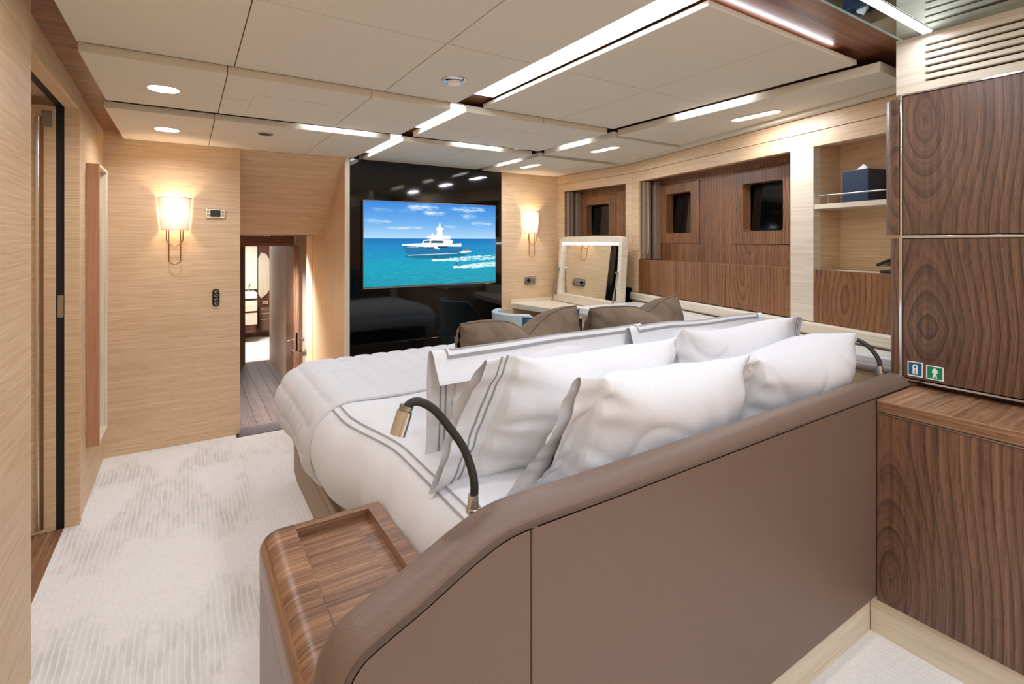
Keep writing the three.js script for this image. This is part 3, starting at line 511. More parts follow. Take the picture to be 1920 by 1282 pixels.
// ------------------------------------------------------------------ hull-side fittings
function wallThing(name, label, cat, group) { const g = thing(name, label, cat, group); g.position.copy(nearWall.position); g.rotation.copy(nearWall.rotation); return g; }
function blind(g, s, y0, y1, d) {
  const strip = (a, b, z0, z1, m) => mesh('fabric_fold', box(a, b, y0, y1, z0, z1, 0.003), m, g, 'y');
  strip(s + 0.002, s + 0.05, -0.05, -0.03, M.blind); strip(s + 0.002, s + 0.06, -0.085, -0.055, M.blind);
  strip(s + 0.002, s + 0.04, -0.105, -0.092, M.black); strip(s + 0.002, s + 0.085, -0.165, -0.112, M.blind);
}
{
  let g = wallThing('folded_blind', 'brown blind folded against the left side of the wide window bay', 'blind', 'folded window blinds'); blind(g, 0.104, 1.252, 1.908);
  mesh('cord', tube([[0.165, 1.9, -0.045], [0.165, 1.6, -0.045], [0.166, 1.33, -0.045], [0.174, 1.30, -0.045], [0.182, 1.33, -0.045], [0.182, 1.9, -0.045]], 0.002, 60, 6), M.oakPale, g);
  g = thing('folded_blind', 'brown blind folded in the far window bay behind the vanity mirror', 'blind', 'folded window blinds'); g.position.copy(farWall.position); g.rotation.copy(farWall.rotation); blind(g, 0.094, 1.0, 1.908);
  g = wallThing('tissue_box', 'dark blue tissue box with white tissue on the niche shelf', 'tissue box');
  mesh('box', box(1.885, 2.02, 1.601, 1.765, -0.19, -0.06, 0.003), M.navy, g);
  mesh('tissue', grid(20, 12, (u, v) => { const a = u * Math.PI * 2, r = 0.03 * (1 - v) + 0.006 * Math.sin(3 * a) * (1 - v); return [1.95 + Math.cos(a) * r, 1.764 + 0.032 * Math.sqrt(v) + 0.004 * Math.sin(2 * a) * v, -0.125 + Math.sin(a) * r * 0.6]; }), M.tissue, g);
  g = wallThing('shelf_rail', 'thin steel fiddle rail along the niche shelf edge', 'rail');
  mesh('bar', cyl(0.004, 0.004, 0.9, 0, 0, 0, 10).rotateZ(Math.PI / 2).translate(2.22, 1.645, -0.02), M.steel, g);
  for (const s of [1.84, 2.25, 2.6]) mesh('post', cyl(0.004, 0.004, 0.046, s, 1.622, -0.02, 10), M.steel, g);
  g = wallThing('black_case', 'small black folded case lying in the niche by the cabinet', 'case');
  mesh('lower_flap', box(2.09, 2.30, 1.2485, 1.262, -0.14, -0.04, 0.004), M.black, g);
  const up = mesh('upper_flap', box(0, 0.22, 0, 0.014, -0.14, -0.04, 0.004), M.blackGloss, g); up.position.set(2.075, 1.279, 0); up.rotation.z = 0.42;
}
// ------------------------------------------------------------------ sideboard and dressing table
{
  let g = thing('sideboard', 'low oak sideboard with pale stone top along the hull side', 'sideboard');
  const wx = z => 3.25 - 0.2376 * (z + 3.135) - 0.026;
  mesh('stone_top', slab(poly([[2.547, -3.03], [wx(-3.03), -3.03], [wx(-0.93), -0.93], [2.547, -0.93]]), 0.862, 0.895, 0.006), M.marble, g, 'z');
  for (const [a, b] of [[-3.0, -2.32], [-2.316, -1.636], [-1.632, -0.95]]) mesh('door_panel', box(2.57, 2.59, 0.08, 0.855, a, b, 0.003), M.oak, g, 'z');
  mesh('carcass', slab(poly([[2.59, -3.0], [3.15, -3.0], [wx(-0.93) - 0.02, -0.95], [2.59, -0.95]]), 0.0, 0.862), M.oak, g, 'z');
  mesh('edge_roll', cyl(0.02, 0.02, 2.08, 0, 0, 0, 16).rotateX(Math.PI / 2).translate(2.556, 0.846, -1.98), M.ledge, g);
  g = thing('dressing_table', 'pale oak dressing table in the corner below the right wall lamp', 'dressing table');
  const s = new THREE.Shape(); s.moveTo(2.647, -4.165); s.lineTo(3.205, -4.165); s.lineTo(3.205, -3.045); s.lineTo(2.87, -3.045); s.quadraticCurveTo(2.79, -3.06, 2.775, -3.33); s.lineTo(2.647, -4.165);
  mesh('top', slab(s, 0.755, 0.805, 0.004), M.oakPale, g, 'x');
  mesh('back_lip', [box(2.66, 3.205, 0.805, 0.835, -4.165, -4.15), box(3.15, 3.205, 0.805, 0.86, -4.15, -3.05)], M.oakPale, g, 'x');
  mesh('modesty_panel', box(3.1, 3.2, 0.0, 0.755, -4.16, -3.05), M.walnutDark, g, 'x');
  mesh('side_panel', box(2.5, 3.1, 0.0, 0.755, -4.16, -4.12), M.oak, g, 'y');
  // mirror lid, tilted back
  g = thing('vanity_mirror', 'upright vanity mirror lid with lit bar on the dressing table', 'mirror');
  g.position.set(3.075, 0.808, -3.55); g.rotation.set(0, -Math.PI / 2 - 0.12, 0);            // local x along +z, local z towards the room
  const lid = new THREE.Group(); lid.name = 'lid'; g.add(lid); lid.rotation.x = -0.07;
  const w = 0.5, h = 0.642, outer = new THREE.Shape(); outer.moveTo(-w, 0); outer.lineTo(w, 0); outer.lineTo(w, h - 0.075); outer.quadraticCurveTo(w, h, w - 0.075, h); outer.lineTo(-w + 0.075, h); outer.quadraticCurveTo(-w, h, -w, h - 0.075); outer.lineTo(-w, 0);
  outer.holes.push(roundRect(new THREE.Path(), -w + 0.045, 0.085, w - 0.045, h - 0.055, 0.01));
  mesh('frame', extrude(outer, 0.055, 0.008, 3).translate(0, 0, -0.055), M.ivory, lid, 'x');
  mesh('glass', box(-w + 0.04, w - 0.04, 0.08, h - 0.05, -0.03, -0.022), M.mirror, lid);
  mesh('light_bar', box(-w + 0.05, w - 0.06, h - 0.078, h - 0.058, -0.02, 0.004, 0.004), M.led, lid);
  mesh('back_board', box(-w + 0.02, w - 0.02, 0.02, h - 0.03, -0.05, -0.031), M.ivory, lid, 'x');
  for (const sx of [-1, 1]) mesh('stay', [tube([[sx * (w - 0.03), 0.33, 0.014], [sx * (w - 0.02), 0.01, 0.06]], 0.006, 8, 10), cyl(0.011, 0.011, 0.05, 0, 0, 0, 14).rotateX(Math.PI / 2).translate(sx * (w - 0.03), 0.33, 0.005), tube([[sx * (w - 0.025), 0.15, 0.04], [sx * (w - 0.02), 0.0, 0.062]], 0.009, 6, 10)], M.steel, lid);
  const l = new THREE.RectAreaLight(COOL, LIT.vanity, 0.86, 0.018); l.position.set(0, h - 0.068, 0.008); l.rotation.y = Math.PI; lid.add(l);
  // chair
  g = thing('dressing_chair', 'pale blue grey tub chair at the dressing table', 'chair');
  const cx = 2.45, cz = -3.62, R = 0.25;
  mesh('seat', new RoundedBoxGeometry(0.46, 0.11, 0.46, 3, 0.05).translate(cx, 0.43, cz), M.chairBlue, g);
  const shell = (r, off, y0, flip) => grid(48, 12, (u, v) => { const a = mix(-1.95, 1.95, u), k = Math.abs(a) / 1.95, top = mix(0.80, 0.60, smooth(0.55, 1, k)), y = mix(y0, top, v); return [cx - Math.cos(a) * (r + 0.03 * v), y, cz + Math.sin(a) * (r + 0.03 * v)]; });
  mesh('backrest', [shell(R, 0, 0.36), shell(R - 0.05, 0, 0.36), grid(48, 4, (u, v) => { const a = mix(-1.95, 1.95, u), k = Math.abs(a) / 1.95, top = mix(0.80, 0.60, smooth(0.55, 1, k)), r = R + 0.03 - 0.05 * v; return [cx - Math.cos(a) * r, top + 0.012 * Math.sin(Math.PI * v), cz + Math.sin(a) * r]; })], M.chairBlue, g);
  for (const [sx, sz] of [[-1, -1], [-1, 1], [1, -1], [1, 1]]) mesh('leg', cyl(0.018, 0.012, 0.38, cx + sx * 0.17, 0.19, cz + sz * 0.17, 12), M.walnutDark, g);
  g = thing('chair_cushion', 'dark blue cushion on the tub chair', 'cushion');
  mesh('cover', new THREE.SphereGeometry(0.19, 28, 18).scale(0.42, 0.82, 1).rotateZ(0.2).translate(cx - 0.08, 0.625, cz), M.blueVelvet, g);
}
// ------------------------------------------------------------------ bed
const BX0 = 0.445, BX1 = 2.33, BY0 = 0.325, BY1 = 0.69, BZ1 = -3.235, BR = 0.178;
// point on the rounded bedding body: s runs across from the left underside over the top to the right, t (metres) from the headboard to the foot
const SL = { side: BY1 - BY0 - 2 * BR, arc: Math.PI / 2 * BR, top: BX1 - BX0 - 2 * BR };
const A0 = 1.25;
function bedSection(s, off) {                             // s in metres; returns core point and normal
  const a0 = A0;                                         // underside sweep
  let q = s; const A = a0 * BR;
  if (q < A) { const th = Math.PI + (1 - q / A) * a0; return [BX0 + BR, BY0 + BR, Math.cos(th), Math.sin(th)]; } q -= A;
  if (q < SL.side) return [BX0 + BR, BY0 + BR + q, -1, 0]; q -= SL.side;
  if (q < SL.arc) { const th = Math.PI - q / BR; return [BX0 + BR, BY1 - BR, Math.cos(th), Math.sin(th)]; } q -= SL.arc;
  if (q < SL.top) return [BX0 + BR + q, BY1 - BR, 0, 1]; q -= SL.top;
  if (q < SL.arc) { const th = Math.PI / 2 - q / BR; return [BX1 - BR, BY1 - BR, Math.cos(th), Math.sin(th)]; } q -= SL.arc;
  if (q < SL.side) return [BX1 - BR, BY1 - BR - q, 1, 0]; q -= SL.side;
  const th = -Math.min(q / A, 1) * a0; return [BX1 - BR, BY0 + BR, Math.cos(th), Math.sin(th)];
}
const STOT = 2 * (A0 * BR + SL.side + SL.arc) + SL.top, TSTR = -(BZ1 + BR) - 0.93, TTOT = TSTR + BR * Math.PI / 2 + 0.2;
function bedPoint(s, t, off = 0) { const p = bedRaw(s, t, off); p[0] += 0.088 * (1 - smooth(0.72, 1.2, t)) * (1 - smooth(0, 0.5, p[0] - BX0)); return p; }
function bedRaw(s, t, off) {                        // t metres from z = -0.93
  const [cx, cy, nx, ny] = bedSection(s);
  if (t <= TSTR) return [cx + nx * (BR + off), cy + ny * (BR + off), -0.93 - t];
  const fi = Math.min((t - TSTR) / BR, Math.PI / 2), rest = Math.max(0, (t - TSTR - BR * Math.PI / 2) / 0.2), mx = (BX0 + BX1) / 2, my = (BY0 + BY1) / 2;
  const r = (BR + off) * Math.cos(fi); return [mix(cx, mx, rest) + nx * r, mix(cy, my, rest) + ny * r, BZ1 + BR - (BR + off) * Math.sin(fi)];
}
{
  let g = thing('bed', 'wide bed made up in white linen with taupe leather base', 'bed');
  // taupe base
  mesh('base', box(0.545, 2.2, 0.03, 0.34, -3.14, -0.93, 0.012), M.leatherTaupe, g, 'z');
  mesh('base_panel', box(0.523, 0.55, 0.055, 0.225, -3.165, -1.64, 0.008), M.leatherTaupe, g, 'z');
  mesh('base_rail', box(0.520, 0.55, 0.232, 0.275, -3.18, -1.64, 0.008), M.leatherTaupe, g, 'z');
  mesh('base_panel', box(0.545, 2.2, 0.055, 0.225, -3.185, -3.155, 0.008), M.leatherTaupe, g, 'x');
  mesh('plinth', box(0.54, 2.2, 0.0, 0.05, -3.175, -0.95, 0.004), M.leatherTaupe, g, 'z');
  // mattress dressed in the white sheet
  mesh('sheet', grid(190, 150, (u, v) => {
    const s = u * STOT, t = v * TTOT, side = 1 - smooth(0.28, 0.5, s), wr = side * (0.010 * noise(t * 9, s * 1.5, 1) + 0.006 * noise(t * 22, s * 3, 4)) + 0.004 * noise(s * 3, t * 3, 2) + 0.0015 * noise(s * 12, t * 9, 8);
    const p = bedPoint(s, t, wr); return [...p, s, t];
  }), M.linen, g);
  // two embroidered lines along the left edge
  const s0 = A0 * BR + SL.side + SL.arc * 0.66;
  for (const ds of [0, 0.031]) mesh('embroidered_line', grid(1, 80, (u, v) => { const t = mix(0.05, 1.36, v), s = s0 + ds + u * 0.0065; return [...bedPoint(s, t, 0.0045 + 0.004 * noise(s * 3, t * 3, 2)), s, t]; }), M.stripe, g);
  // headboard, seen from behind
  g = thing('headboard', 'brown leather headboard with rounded top seen from behind', 'headboard');
  const ctl = [[0.165, 0.02], [0.165, 0.35], [0.166, 0.60], [0.172, 0.68], [0.185, 0.722], [0.215, 0.757], [0.262, 0.780], [0.330, 0.807], [0.374, 0.827], [0.430, 0.852], [0.478, 0.869], [0.515, 0.877], [0.56, 0.880], [0.62, 0.8805], [0.80, 0.880], [1.2, 0.883], [1.8, 0.886], [2.335, 0.884]];
  const cc = new THREE.CatmullRomCurve3(ctl.map(p => new THREE.Vector3(p[0], p[1], 0)), false, 'centripetal'), N = 160, pts = cc.getSpacedPoints(N);
  const nrm = pts.map((p, i) => { const a = pts[Math.max(0, i - 1)], b = pts[Math.min(N, i + 1)], d = b.clone().sub(a).normalize(); return new THREE.Vector3(-d.y, d.x, 0); });
  const RW = 0.030, zb = -0.808, zf = -0.905;              // roll width, back face, bed face
  const prof = []; { const r = 0.04; prof.push([-RW - 0.02, zb - 0.012]); prof.push([-RW, zb - 0.002]); for (let k = 0; k <= 8; k++) { const a = Math.PI / 2 * k / 8; prof.push([-r + r * Math.sin(a), zb - r + r * Math.cos(a)]); } for (let k = 0; k <= 8; k++) { const a = Math.PI / 2 * k / 8; prof.push([-r + r * Math.cos(a), zf + r - r * Math.sin(a)]); } prof.push([-0.4, zf]); }
  const sweep = (pr, i0, i1) => grid(pr.length - 1, i1 - i0, (u, v) => { const i = i0 + Math.round(v * (i1 - i0)), k = Math.round(u * (pr.length - 1)), p = pts[i], n = nrm[i], [a, z] = pr[k]; return [p.x + n.x * a, p.y + n.y * a, z, k * 0.01, i * 0.02]; });
  const iSeam = pts.findIndex(p => p.x > 0.565);
  mesh('headboard_roll', sweep(prof, 0, iSeam), M.leather, g);
  mesh('headboard_roll', sweep(prof, iSeam, N), M.leather, g);
  mesh('piping', mergeGeometries([new THREE.TubeGeometry(new THREE.CatmullRomCurve3(pts.map((p, i) => new THREE.Vector3(p.x - nrm[i].x * (RW + 0.002), p.y - nrm[i].y * (RW + 0.002), zb - 0.003))), 220, 0.0062, 8)]), M.leather, g);
  const inner = pts.map((p, i) => [p.x - nrm[i].x * (RW + 0.001), p.y - nrm[i].y * (RW + 0.001)]);
  const lp = inner.filter(p => p[0] < 0.55), rp = inner.filter(p => p[0] > 0.582);
  mesh('back_panel', extrude(poly([[lp[0][0], 0.145], ...lp.filter((p, i) => p[1] > 0.18 && i % 3 === 0), [0.5645, rp[0][1]], [0.5645, 0.145]]), 0.085, 0.004, 2).translate(0, 0, -0.898), M.leather, g, 'y');
  mesh('back_panel', extrude(poly([[0.5665, 0.145], [0.5665, rp[0][1]], ...rp.filter((p, i) => i % 3 === 0 && p[0] < 2.32), [2.335, rp[rp.length - 1][1]], [2.335, 0.145]]), 0.085, 0.004, 2).translate(0, 0, -0.898), M.leather, g, 'y');
  mesh('kick_board', box(0.24, 2.075, 0.0, 0.14, -0.90, -0.838), M.oakPale, g, 'x');
  mesh('end_block', box(0.167, 0.24, 0.0, 0.14, -0.90, -0.82, 0.01), M.leather, g);
  // coverlet
  g = thing('coverlet', 'white quilted coverlet folded across the foot of the bed', 'coverlet');
  const t0 = 1.33, q = 0.105, puff = x => Math.pow(Math.abs(Math.sin(Math.PI * x / q)), 0.36);
  const cov = (lift) => (u, v) => { const s = mix(0.02, STOT - 0.02, u), t = mix(t0 + 0.012 * noise(s * 4, 3), TTOT, v), k = lift * (0.3 + 0.7 * puff(s) * puff(t)) * smooth(t0 - 0.005, t0 + 0.05, t); return [...bedPoint(s, t, 0.008 + k + 0.012 * smooth(0.5, 0, s) * (0.5 + noise(t * 5, 2)) + 0.004 * noise(s * 3, t * 3, 2)), s, t]; };
  mesh('quilted_top', grid(300, 190, cov(0.019)), M.quilt, g);
  mesh('bound_edge', tube([...Array(60).keys()].map(i => { const s = mix(0.02, STOT - 0.02, i / 59); return bedPoint(s, t0 + 0.012 * noise(s * 4, 3), 0.006 + 0.012 * smooth(0.5, 0, s) * (0.5 + noise(t0 * 5, 2))); }), 0.008, 240, 8), M.quilt, g);
}
// ------------------------------------------------------------------ pillows
// body of a pillow lying in local x (length), y (height), z (thickness), centred
function pillowGeo({ w, h, t, hem = 0, seed: sd, dent = 0, dx = 0, flat = 0, wr = 1, ear = 0.06, full = 2.6, sag = 0.012, boxy = 2.4, skew = 0 }) {
  const nx = 120, nj = 112;
  const sec = (x, j, off) => {                            // x from -w/2-hem .. w/2
    const e = clamp(Math.abs(x) / (w / 2)), inHem = hem > 0 && x < -w / 2 + 0.02 ? 1 : 0;
    let T = t / 2 * Math.pow(Math.max(0, 1 - Math.pow(e, full)), 0.62) + 0.006;
    if (inHem) T = 0.010 + 0.012 * smooth(-w / 2, -w / 2 - hem, x);
    const Hh = h / 2 * (1 - ear + ear * e * e);
    const a = j * Math.PI * 2, cy = Math.cos(a), y = Hh * cy * (1 - 0.02 * Math.sin(7 * x / w + sd));
    let z = Math.sign(Math.sin(a)) * T * Math.pow(Math.max(0, 1 - Math.pow(Math.abs(cy), boxy)), boxy > 3 ? 0.5 : 0.7);
    const gath = 0.006 * wr * Math.pow(e, 5) * Math.sin(y * 75 + 5 * noise(y * 9, sd)) + 0.007 * wr * Math.sin((x * 9 + y * 13) + 4 * noise(x * 3, y * 3, sd + 6)) * smooth(0.1, 0.9, e);
    const rid = (a, b, c) => Math.pow(Math.max(0, 1 - Math.abs(noise(a, b, c)) * 2.2), 3), crease = 0.009 * wr * (rid(x * 3.2 + y * 2.4 + sd, y * 3.1 - x * 1.3, sd + 1) + 0.7 * rid(x * 6 - y * 3, y * 7 + x * 2.5, sd + 9)) * (0.35 + 0.65 * e);
    const wr1 = gath - crease + 0.010 * wr * noise(x * 5 + sd, y * 6, sd) + 0.005 * wr * noise(x * 15 + sd, y * 9 + x * 6, sd + 3) * (0.4 + e);
    z += Math.sign(z) * (wr1 * (1 - Math.pow(Math.abs(cy), 7)) + off) * (inHem ? 0.3 : 1) + (inHem ? 0.016 * Math.sin(y * 16 + sd) * smooth(-w / 2, -w / 2 - hem, x) : 0);
    let yy = y + off * cy + 0.008 * wr * noise(x * 4, sd * 3.1) * (cy > 0 ? 1 : 0.3) - sag * (1 - e * e) * Math.max(0, cy);
    if (dent) { const dd = Math.exp(-Math.pow(Math.abs(x - dx) / 0.075, 1.4)); if (cy > -0.2) { yy -= dent * dd * (cy + 0.2) / 1.2; z *= 1 + 0.25 * dd * cy; } }
    if (flat && cy < 0) yy = Math.max(yy, -h / 2 + flat);
    return [x + skew * (y / h - 0.5) * smooth(0.1, -w / 2 - hem, x), yy, z, x, y];
  };
  return { body: grid(nj, nx, (u, v) => sec(mix(-w / 2 - hem, w / 2, v), u, 0)), band: (x0, x1) => grid(nj, 3, (u, v) => sec(mix(x0, x1, v), u, 0.0016)) };
}
function place(g, x, y, z, lean, yaw, roll = 0) { g.position.set(x, y, z); g.rotation.order = 'YXZ'; g.rotation.set(lean, yaw, roll); }
function pillow(label, o, at, stripes) {
  const g = thing('pillow', label, 'pillow', 'white bed pillows'), q = pillowGeo(o);
  mesh('case', q.body, M.linen, g);
  if (stripes) for (const [a, b] of stripes) mesh('stripe', q.band(a, b), M.stripe, g);
  const c = new THREE.Group(); while (g.children.length) c.add(g.children[0]);   // pose the parts, keep the group at the base
  place(c, ...at); c.updateMatrix(); c.children.slice().forEach(m => { m.geometry.applyMatrix4(c.matrix); g.add(m); });
  return g;
}
pillow('white pillow leaning on the headboard, near the left reading lamp', { w: 0.72, h: 0.42, t: 0.25, hem: 0.06, seed: 1.3, boxy: 3.6, ear: 0.12, sag: 0.015, skew: 0.12, wr: 1.9 }, [1.26, 0.84, -1.085, 0.42, 0.03, -0.02]);
pillow('white pillow leaning on the headboard below the right reading lamp', { w: 0.64, h: 0.41, t: 0.25, hem: 0.06, seed: 2.7, boxy: 3.6, ear: 0.03, sag: 0.0, skew: 0.08, wr: 1.6, full: 3.6 }, [1.985, 0.825, -1.075, 0.42, -0.03, 0.07]);
pillow('white pillow with open striped hem, middle of the left row', { w: 0.78, h: 0.43, t: 0.21, hem: 0.10, seed: 4.1, boxy: 3.2, ear: 0.12, sag: 0.03, skew: 0.10, wr: 1.8 }, [1.19, 0.855, -1.33, 0.30, 0.02, -0.04], [[-0.435, -0.427], [-0.412, -0.404]]);
pillow('white pillow with striped right end, middle of the right row', { w: 0.76, h: 0.43, t: 0.20, hem: 0.07, seed: 5.9, boxy: 3.2, ear: 0.08, sag: 0.02, wr: 1.8 }, [1.92, 0.865, -1.29, -0.28, Math.PI - 0.02, 0.02], [[-0.425, -0.417], [-0.405, -0.397]]);
function sham(label, x, z, w, h, t, sd, yaw, lean) {
  const g = thing('flanged_pillow', label, 'pillow', 'flanged pillows in the front row'), q = pillowGeo({ w: w - 0.02, h: h - 0.02, t, seed: sd, ear: 0.0 });
  mesh('case', q.body, M.linen, g);
  const fw = 0.095, hw = w / 2 - 0.012, hh = h / 2 - 0.012;
  const fl = (off, r0, r1, nr) => { const per = 4 * 40; return grid(per, nr, (u, v) => {
    const r = mix(r0, r1, v), k = u * 4, side = Math.min(3, Math.floor(k)), f = k - side; let px, py;
    const ex = hw + fw * r, ey = hh + fw * r;
    if (side === 0) { px = mix(-ex, ex, f); py = ey; } else if (side === 1) { px = ex; py = mix(ey, -ey, f); } else if (side === 2) { px = mix(ex, -ex, f); py = -ey; } else { px = -ex; py = mix(-ey, ey, f); }
    let y = py, zz = 0.006 * Math.sin(px * 9 + sd) * r + 0.008 * Math.sin(py * 14 + sd) * r + off;
    const over = Math.max(0, py - hh); if (over > 0) { const q = over / fw; y = hh + 0.02 * Math.sin(Math.PI * Math.min(1, q * 1.6)) - 0.075 * q * q + 0.012 * noise(px * 4, sd) * (1 - q) + off; zz += 0.075 * q + 0.015 * noise(px * 4, sd + 2) * q; }
    return [px, y, zz, px, py];
  }); };
  mesh('flange', fl(0, 0, 1, 8), M.linen, g);
  for (const [a, b] of [[0.26, 0.32], [0.46, 0.52]]) mesh('stripe', fl(0.002, a, b, 1), M.stripe, g);
  const c = new THREE.Group(); while (g.children.length) c.add(g.children[0]);
  place(c, x, 0.685 + h / 2 * Math.cos(lean) + 0.015, z, lean, yaw, 0.0); c.updateMatrix(); c.children.slice().forEach(m => { m.geometry.applyMatrix4(c.matrix); g.add(m); });
}
sham('flanged white pillow with double grey border, left of the front pair', 1.17, -1.58, 0.83, 0.34, 0.17, 3.3, 0.03, 0.1);
sham('flanged white pillow with double grey border, right of the front pair', 1.99, -1.53, 0.76, 0.35, 0.17, 6.1, -0.02, 0.12);
function cushion(name, label, m, o, at, group) {
  const g = thing(name, label, 'cushion', group), q = pillowGeo(o); mesh('cover', q.body, m, g);
  const n = 60, pts = [...Array(n + 1).keys()].map(i => { const x = mix(-o.w / 2, o.w / 2, i / n), p = q.body.attributes.position; const k = Math.round(i / n * 120) * 113; return [p.getX(k), p.getY(k) + 0.001, p.getZ(k)]; });
  mesh('piped_seam', tube(pts, 0.004, 120, 6), m, g);
  const c = new THREE.Group(); while (g.children.length) c.add(g.children[0]);
  place(c, ...at); c.updateMatrix(); c.children.slice().forEach(k => { k.geometry.applyMatrix4(c.matrix); g.add(k); });
}
cushion('velvet_cushion', 'brown velvet cushion with dented top beside the blue one', M.velvet, { w: 0.62, h: 0.42, t: 0.25, seed: 7.7, dent: 0.085, dx: 0.04, wr: 1.2, ear: 0.0, full: 6, sag: 0, boxy: 3.1 }, [1.23, 0.872, -1.86, 0.2, 0.05, 0.035], 'brown velvet cushions');
cushion('velvet_cushion', 'brown velvet cushion with dented top nearest the hull side', M.velvet, { w: 0.60, h: 0.43, t: 0.25, seed: 8.9, dent: 0.06, dx: 0.09, wr: 1.2, ear: 0.0, full: 6, sag: 0, boxy: 3.1 }, [1.935, 0.88, -1.86, 0.2, -0.04, 0.07], 'brown velvet cushions');
cushion('blue_cushion', 'blue velvet cushion peeping out behind the brown one', M.blueVelvet, { w: 0.36, h: 0.36, t: 0.13, seed: 9.4, wr: 0.6, ear: 0.0 }, [1.57, 0.855, -2.08, 0.14, 0.0, 0.04]);
// ------------------------------------------------------------------ reading lamps on the headboard
function readingLamp(label, pts, headDir) {
  const g = thing('reading_lamp', label, 'reading lamp', 'flexible reading lamps'), b = pts[0], e = pts[pts.length - 1], e2 = pts[pts.length - 2];
  mesh('flexible_stem', tube(pts, 0.0085, 90, 12), M.rubber, g);
  mesh('base', [cyl(0.0105, 0.0125, 0.03, b[0], b[1] + 0.01, b[2], 20), cyl(0.016, 0.016, 0.008, b[0], b[1] - 0.006, b[2], 20)], M.chrome, g);
  const d = new THREE.Vector3(...headDir).normalize(), h = cyl(0.0155, 0.0155, 0.046, 0, 0.026, 0, 24).applyQuaternion(new THREE.Quaternion().setFromUnitVectors(new THREE.Vector3(0, 1, 0), d)).translate(...e);
  mesh('head', h, M.chrome, g);
  mesh('collar', new THREE.CylinderGeometry(0.012, 0.014, 0.016, 20).applyQuaternion(new THREE.Quaternion().setFromUnitVectors(new THREE.Vector3(0, 1, 0), d)).translate(...e), M.steel, g);
}
readingLamp('black stemmed reading lamp arching over the bed on the left', [[0.492, 0.86, -0.912], [0.494, 0.91, -0.912], [0.482, 0.97, -0.93], [0.452, 1.02, -0.94], [0.415, 1.066, -0.945], [0.382, 1.084, -0.945], [0.366, 1.08, -0.945], [0.360, 1.072, -0.945]], [-0.35, -1, 0]);
readingLamp('black stemmed reading lamp arching over the pillows beside the cabinet', [[2.30, 0.885, -0.895], [2.308, 0.925, -0.90], [2.335, 0.965, -0.94], [2.375, 0.985, -1.0], [2.41, 0.985, -1.07], [2.435, 0.972, -1.14], [2.45, 0.95, -1.19]], [0.1, -0.8, -0.5]);
// ------------------------------------------------------------------ bedside tray table
{
  const g = thing('bedside_table', 'walnut bedside table with sunken tray top beside the headboard', 'bedside table');
  const x0 = 0.178, x1 = 0.53, z0 = -1.635, z1 = -0.935, y1 = 0.55, yt = 0.522, r = 0.055;
  const pr = (xa, ya, yb2) => { const s = new THREE.Shape(); s.moveTo(x0, ya); s.lineTo(xa, ya); s.lineTo(xa, yb2); s.lineTo(x0 + r, yb2); s.absarc(x0 + r, yb2 - r, r, Math.PI / 2, Math.PI, false); s.lineTo(x0, ya); return s; };
  mesh('body', box(x0, x1, 0.0, 0.44, z0, z1, 0.006), M.walnut, g, 'y');
  mesh('left_rim', extrude(pr(0.272, 0.44, y1), z1 - z0, 0, 1, 16).translate(0, 0, z0), M.walnutTop, g, 'x');
  mesh('tray_floor', box(0.272, 0.49, 0.44, yt, z0 + 0.028, z1), M.walnutTop, g, 'x');
  mesh('tray_inlay', box(0.285, 0.445, yt, yt + 0.001, z0 + 0.075, z1 - 0.02), M.walnutTop, g, 'x');
  mesh('far_rim', box(0.272, x1, 0.44, y1, z0, z0 + 0.028, 0.002), M.walnutTop, g, 'x');
  mesh('right_rim', box(0.487, x1, 0.44, y1, z0 + 0.028, z1, 0.002), M.walnutTop, g, 'x');
}
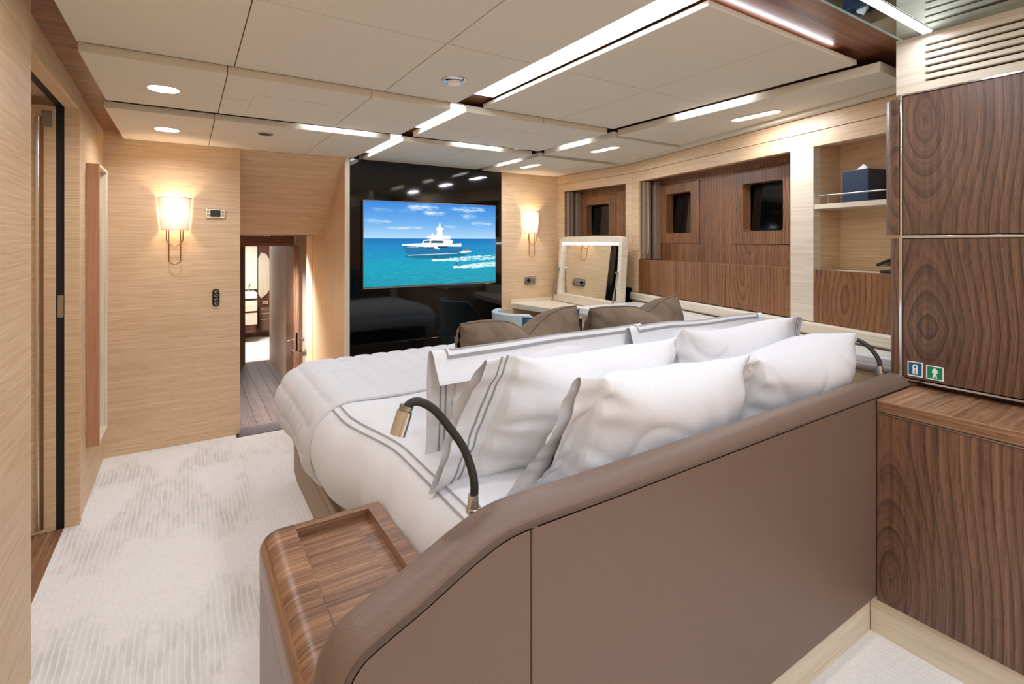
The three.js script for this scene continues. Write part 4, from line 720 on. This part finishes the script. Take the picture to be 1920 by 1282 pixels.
// ------------------------------------------------------------------ cabinets on the right
{
  let g = thing('low_cabinet', 'low walnut cabinet standing against the back of the headboard', 'cabinet');
  const zl = -0.806;
  mesh('top', box(2.045, 2.62, 0.803, 0.845, zl, 0.6, 0.003), M.walnutTop, g, 'x');
  mesh('front_panel', box(2.047, 2.09, 0.138, 0.796, zl, -0.05, 0.002), M.walnut, g, 'y', [1.09, 0.55]);
  mesh('front_panel', box(2.047, 2.09, 0.138, 0.796, -0.046, 0.6, 0.002), M.walnut, g, 'y');
  mesh('metal_inlay', box(2.044, 2.06, 0.797, 0.802, zl, 0.6), M.steel, g);
  mesh('carcass', box(2.09, 2.62, 0.138, 0.803, zl, 0.6), M.walnutDark, g);
  mesh('kick_board', box(2.075, 2.62, 0.0, 0.136, -0.836, 0.6), M.oakPale, g, 'z');
  g = thing('tall_cabinet', 'tall walnut wall cabinet with chrome edges and safety stickers', 'cabinet');
  const arc = (r, y0, y1, inset) => grid(16, 1, (u, v) => { const a = u * Math.PI / 2; return [2.34 + inset + r - r * Math.cos(a), mix(y0, y1, v), -0.842 - r * Math.sin(a), u * 0.1, mix(y0, y1, v)]; });
  mesh('upper_door', box(2.34, 2.37, 1.428, 1.963, -0.833, 0.4, 0.002), M.walnut, g, 'y', [1.09, -1.08]);
  mesh('lower_door', box(2.34, 2.37, 0.876, 1.411, -0.833, 0.4, 0.002), M.walnut, g, 'y', [1.09, -1.08]);
  mesh('rounded_end', arc(0.06, 1.425, 1.955, -0.012), M.walnut, g, 'y'); mesh('rounded_end', arc(0.045, 0.873, 1.412, 0.0), M.walnut, g, 'y');
  mesh('chrome_edge', [box(2.334, 2.345, 0.87, 1.968, -0.844, -0.834, 0.002), box(2.335, 2.35, 1.414, 1.424, -0.84, 0.4, 0.002), box(2.335, 2.36, 1.964, 1.970, -0.85, 0.4), box(2.335, 2.36, 0.866, 0.873, -0.84, 0.4)], M.chrome, g);
  mesh('carcass', [box(2.37, 2.62, 0.87, 1.968, -0.85, 0.4), box(2.40, 2.62, 0.845, 0.87, -0.85, 0.4)], M.walnutDark, g);
  const vs = poly([[-0.855, 1.970], [0.4, 1.970], [0.4, 2.19], [-0.855, 2.19]]);
  g = thing('vent_panel', 'ivory panel with six air vent slots above the tall cabinet', 'vent panel');
  for (let i = 0; i < 6; i++) vs.holes.push(roundRect(new THREE.Path(), -0.762, 2.003 + i * 0.0262, 0.1, 2.012 + i * 0.0262, 0.004));
  mesh('slotted_board', extrude(vs, 0.02, 0.0015, 1).rotateY(-Math.PI / 2).translate(2.36, 0, 0), M.ivory, g, 'z');
  mesh('duct', box(2.385, 2.42, 1.972, 2.185, -0.85, 0.4), M.walnutDark, g);
  mesh('edge_return', box(2.3585, 2.62, 1.97, 2.19, -0.857, -0.85), M.ivory, g, 'x');
  // stickers
  const sticker = (name, label, z0, z1, y0, y1, draw, bg) => {
    const cv = document.createElement('canvas'); cv.width = 256; cv.height = 256; const c = cv.getContext('2d'); c.fillStyle = '#f4f6f5'; c.fillRect(0, 0, 256, 256); c.fillStyle = bg; c.fillRect(18, 18, 220, 220); c.fillStyle = '#f4f6f5'; draw(c, bg);
    const t = new THREE.CanvasTexture(cv); t.colorSpace = THREE.SRGBColorSpace;
    const g2 = box(2.3385, 2.3395, y0, y1, z0, z1), p = g2.attributes.position, uv = g2.attributes.uv; for (let i = 0; i < p.count; i++) uv.setXY(i, (p.getZ(i) - z0) / (z1 - z0), (p.getY(i) - y0) / (y1 - y0));
    tag(mesh(name, g2, std({ map: t, roughness: 0.4 }), scene), label, 'sticker', 'safety stickers');
  };
  sticker('lifejacket_sticker', 'square blue sticker with white life jacket symbol', -0.817, -0.769, 0.886, 0.942, (c, bg) => {
    c.beginPath(); c.moveTo(84, 210); c.lineTo(84, 90); c.quadraticCurveTo(86, 44, 128, 44); c.quadraticCurveTo(170, 44, 172, 90); c.lineTo(172, 210); c.lineTo(134, 210); c.lineTo(134, 140); c.lineTo(122, 140); c.lineTo(122, 210); c.fill();
    c.fillStyle = bg; c.beginPath(); c.arc(128, 92, 20, 0, 7); c.fill(); c.fillRect(126, 110, 4, 100); c.fillStyle = '#f4f6f5'; c.font = '20px sans-serif'; c.textAlign = 'center'; c.fillText('Lifejackets', 128, 233);
  }, '#17607f');
  sticker('immersion_suit_sticker', 'square green sticker with white suit symbol', -0.759, -0.706, 0.886, 0.937, c => {
    const P = (...p) => { c.beginPath(); p.forEach((q, i) => i ? c.lineTo(q[0], q[1]) : c.moveTo(q[0], q[1])); c.fill(); };
    P([116, 44], [140, 44], [164, 72], [172, 132], [158, 136], [150, 100], [150, 148], [164, 222], [142, 222], [128, 160], [114, 222], [92, 222], [106, 148], [106, 100], [98, 136], [84, 132], [92, 72]);
  }, '#0c8a55');
}
// ------------------------------------------------------------------ origins at the base, shadows on
for (const o of scene.children.slice()) if (o.userData.category && !(o.name.startsWith('vanity_mirror'))) seat(o);
scene.traverse(o => { if (o.isLight && o.shadow) o.castShadow = true; });
renderer.render(scene, camera);
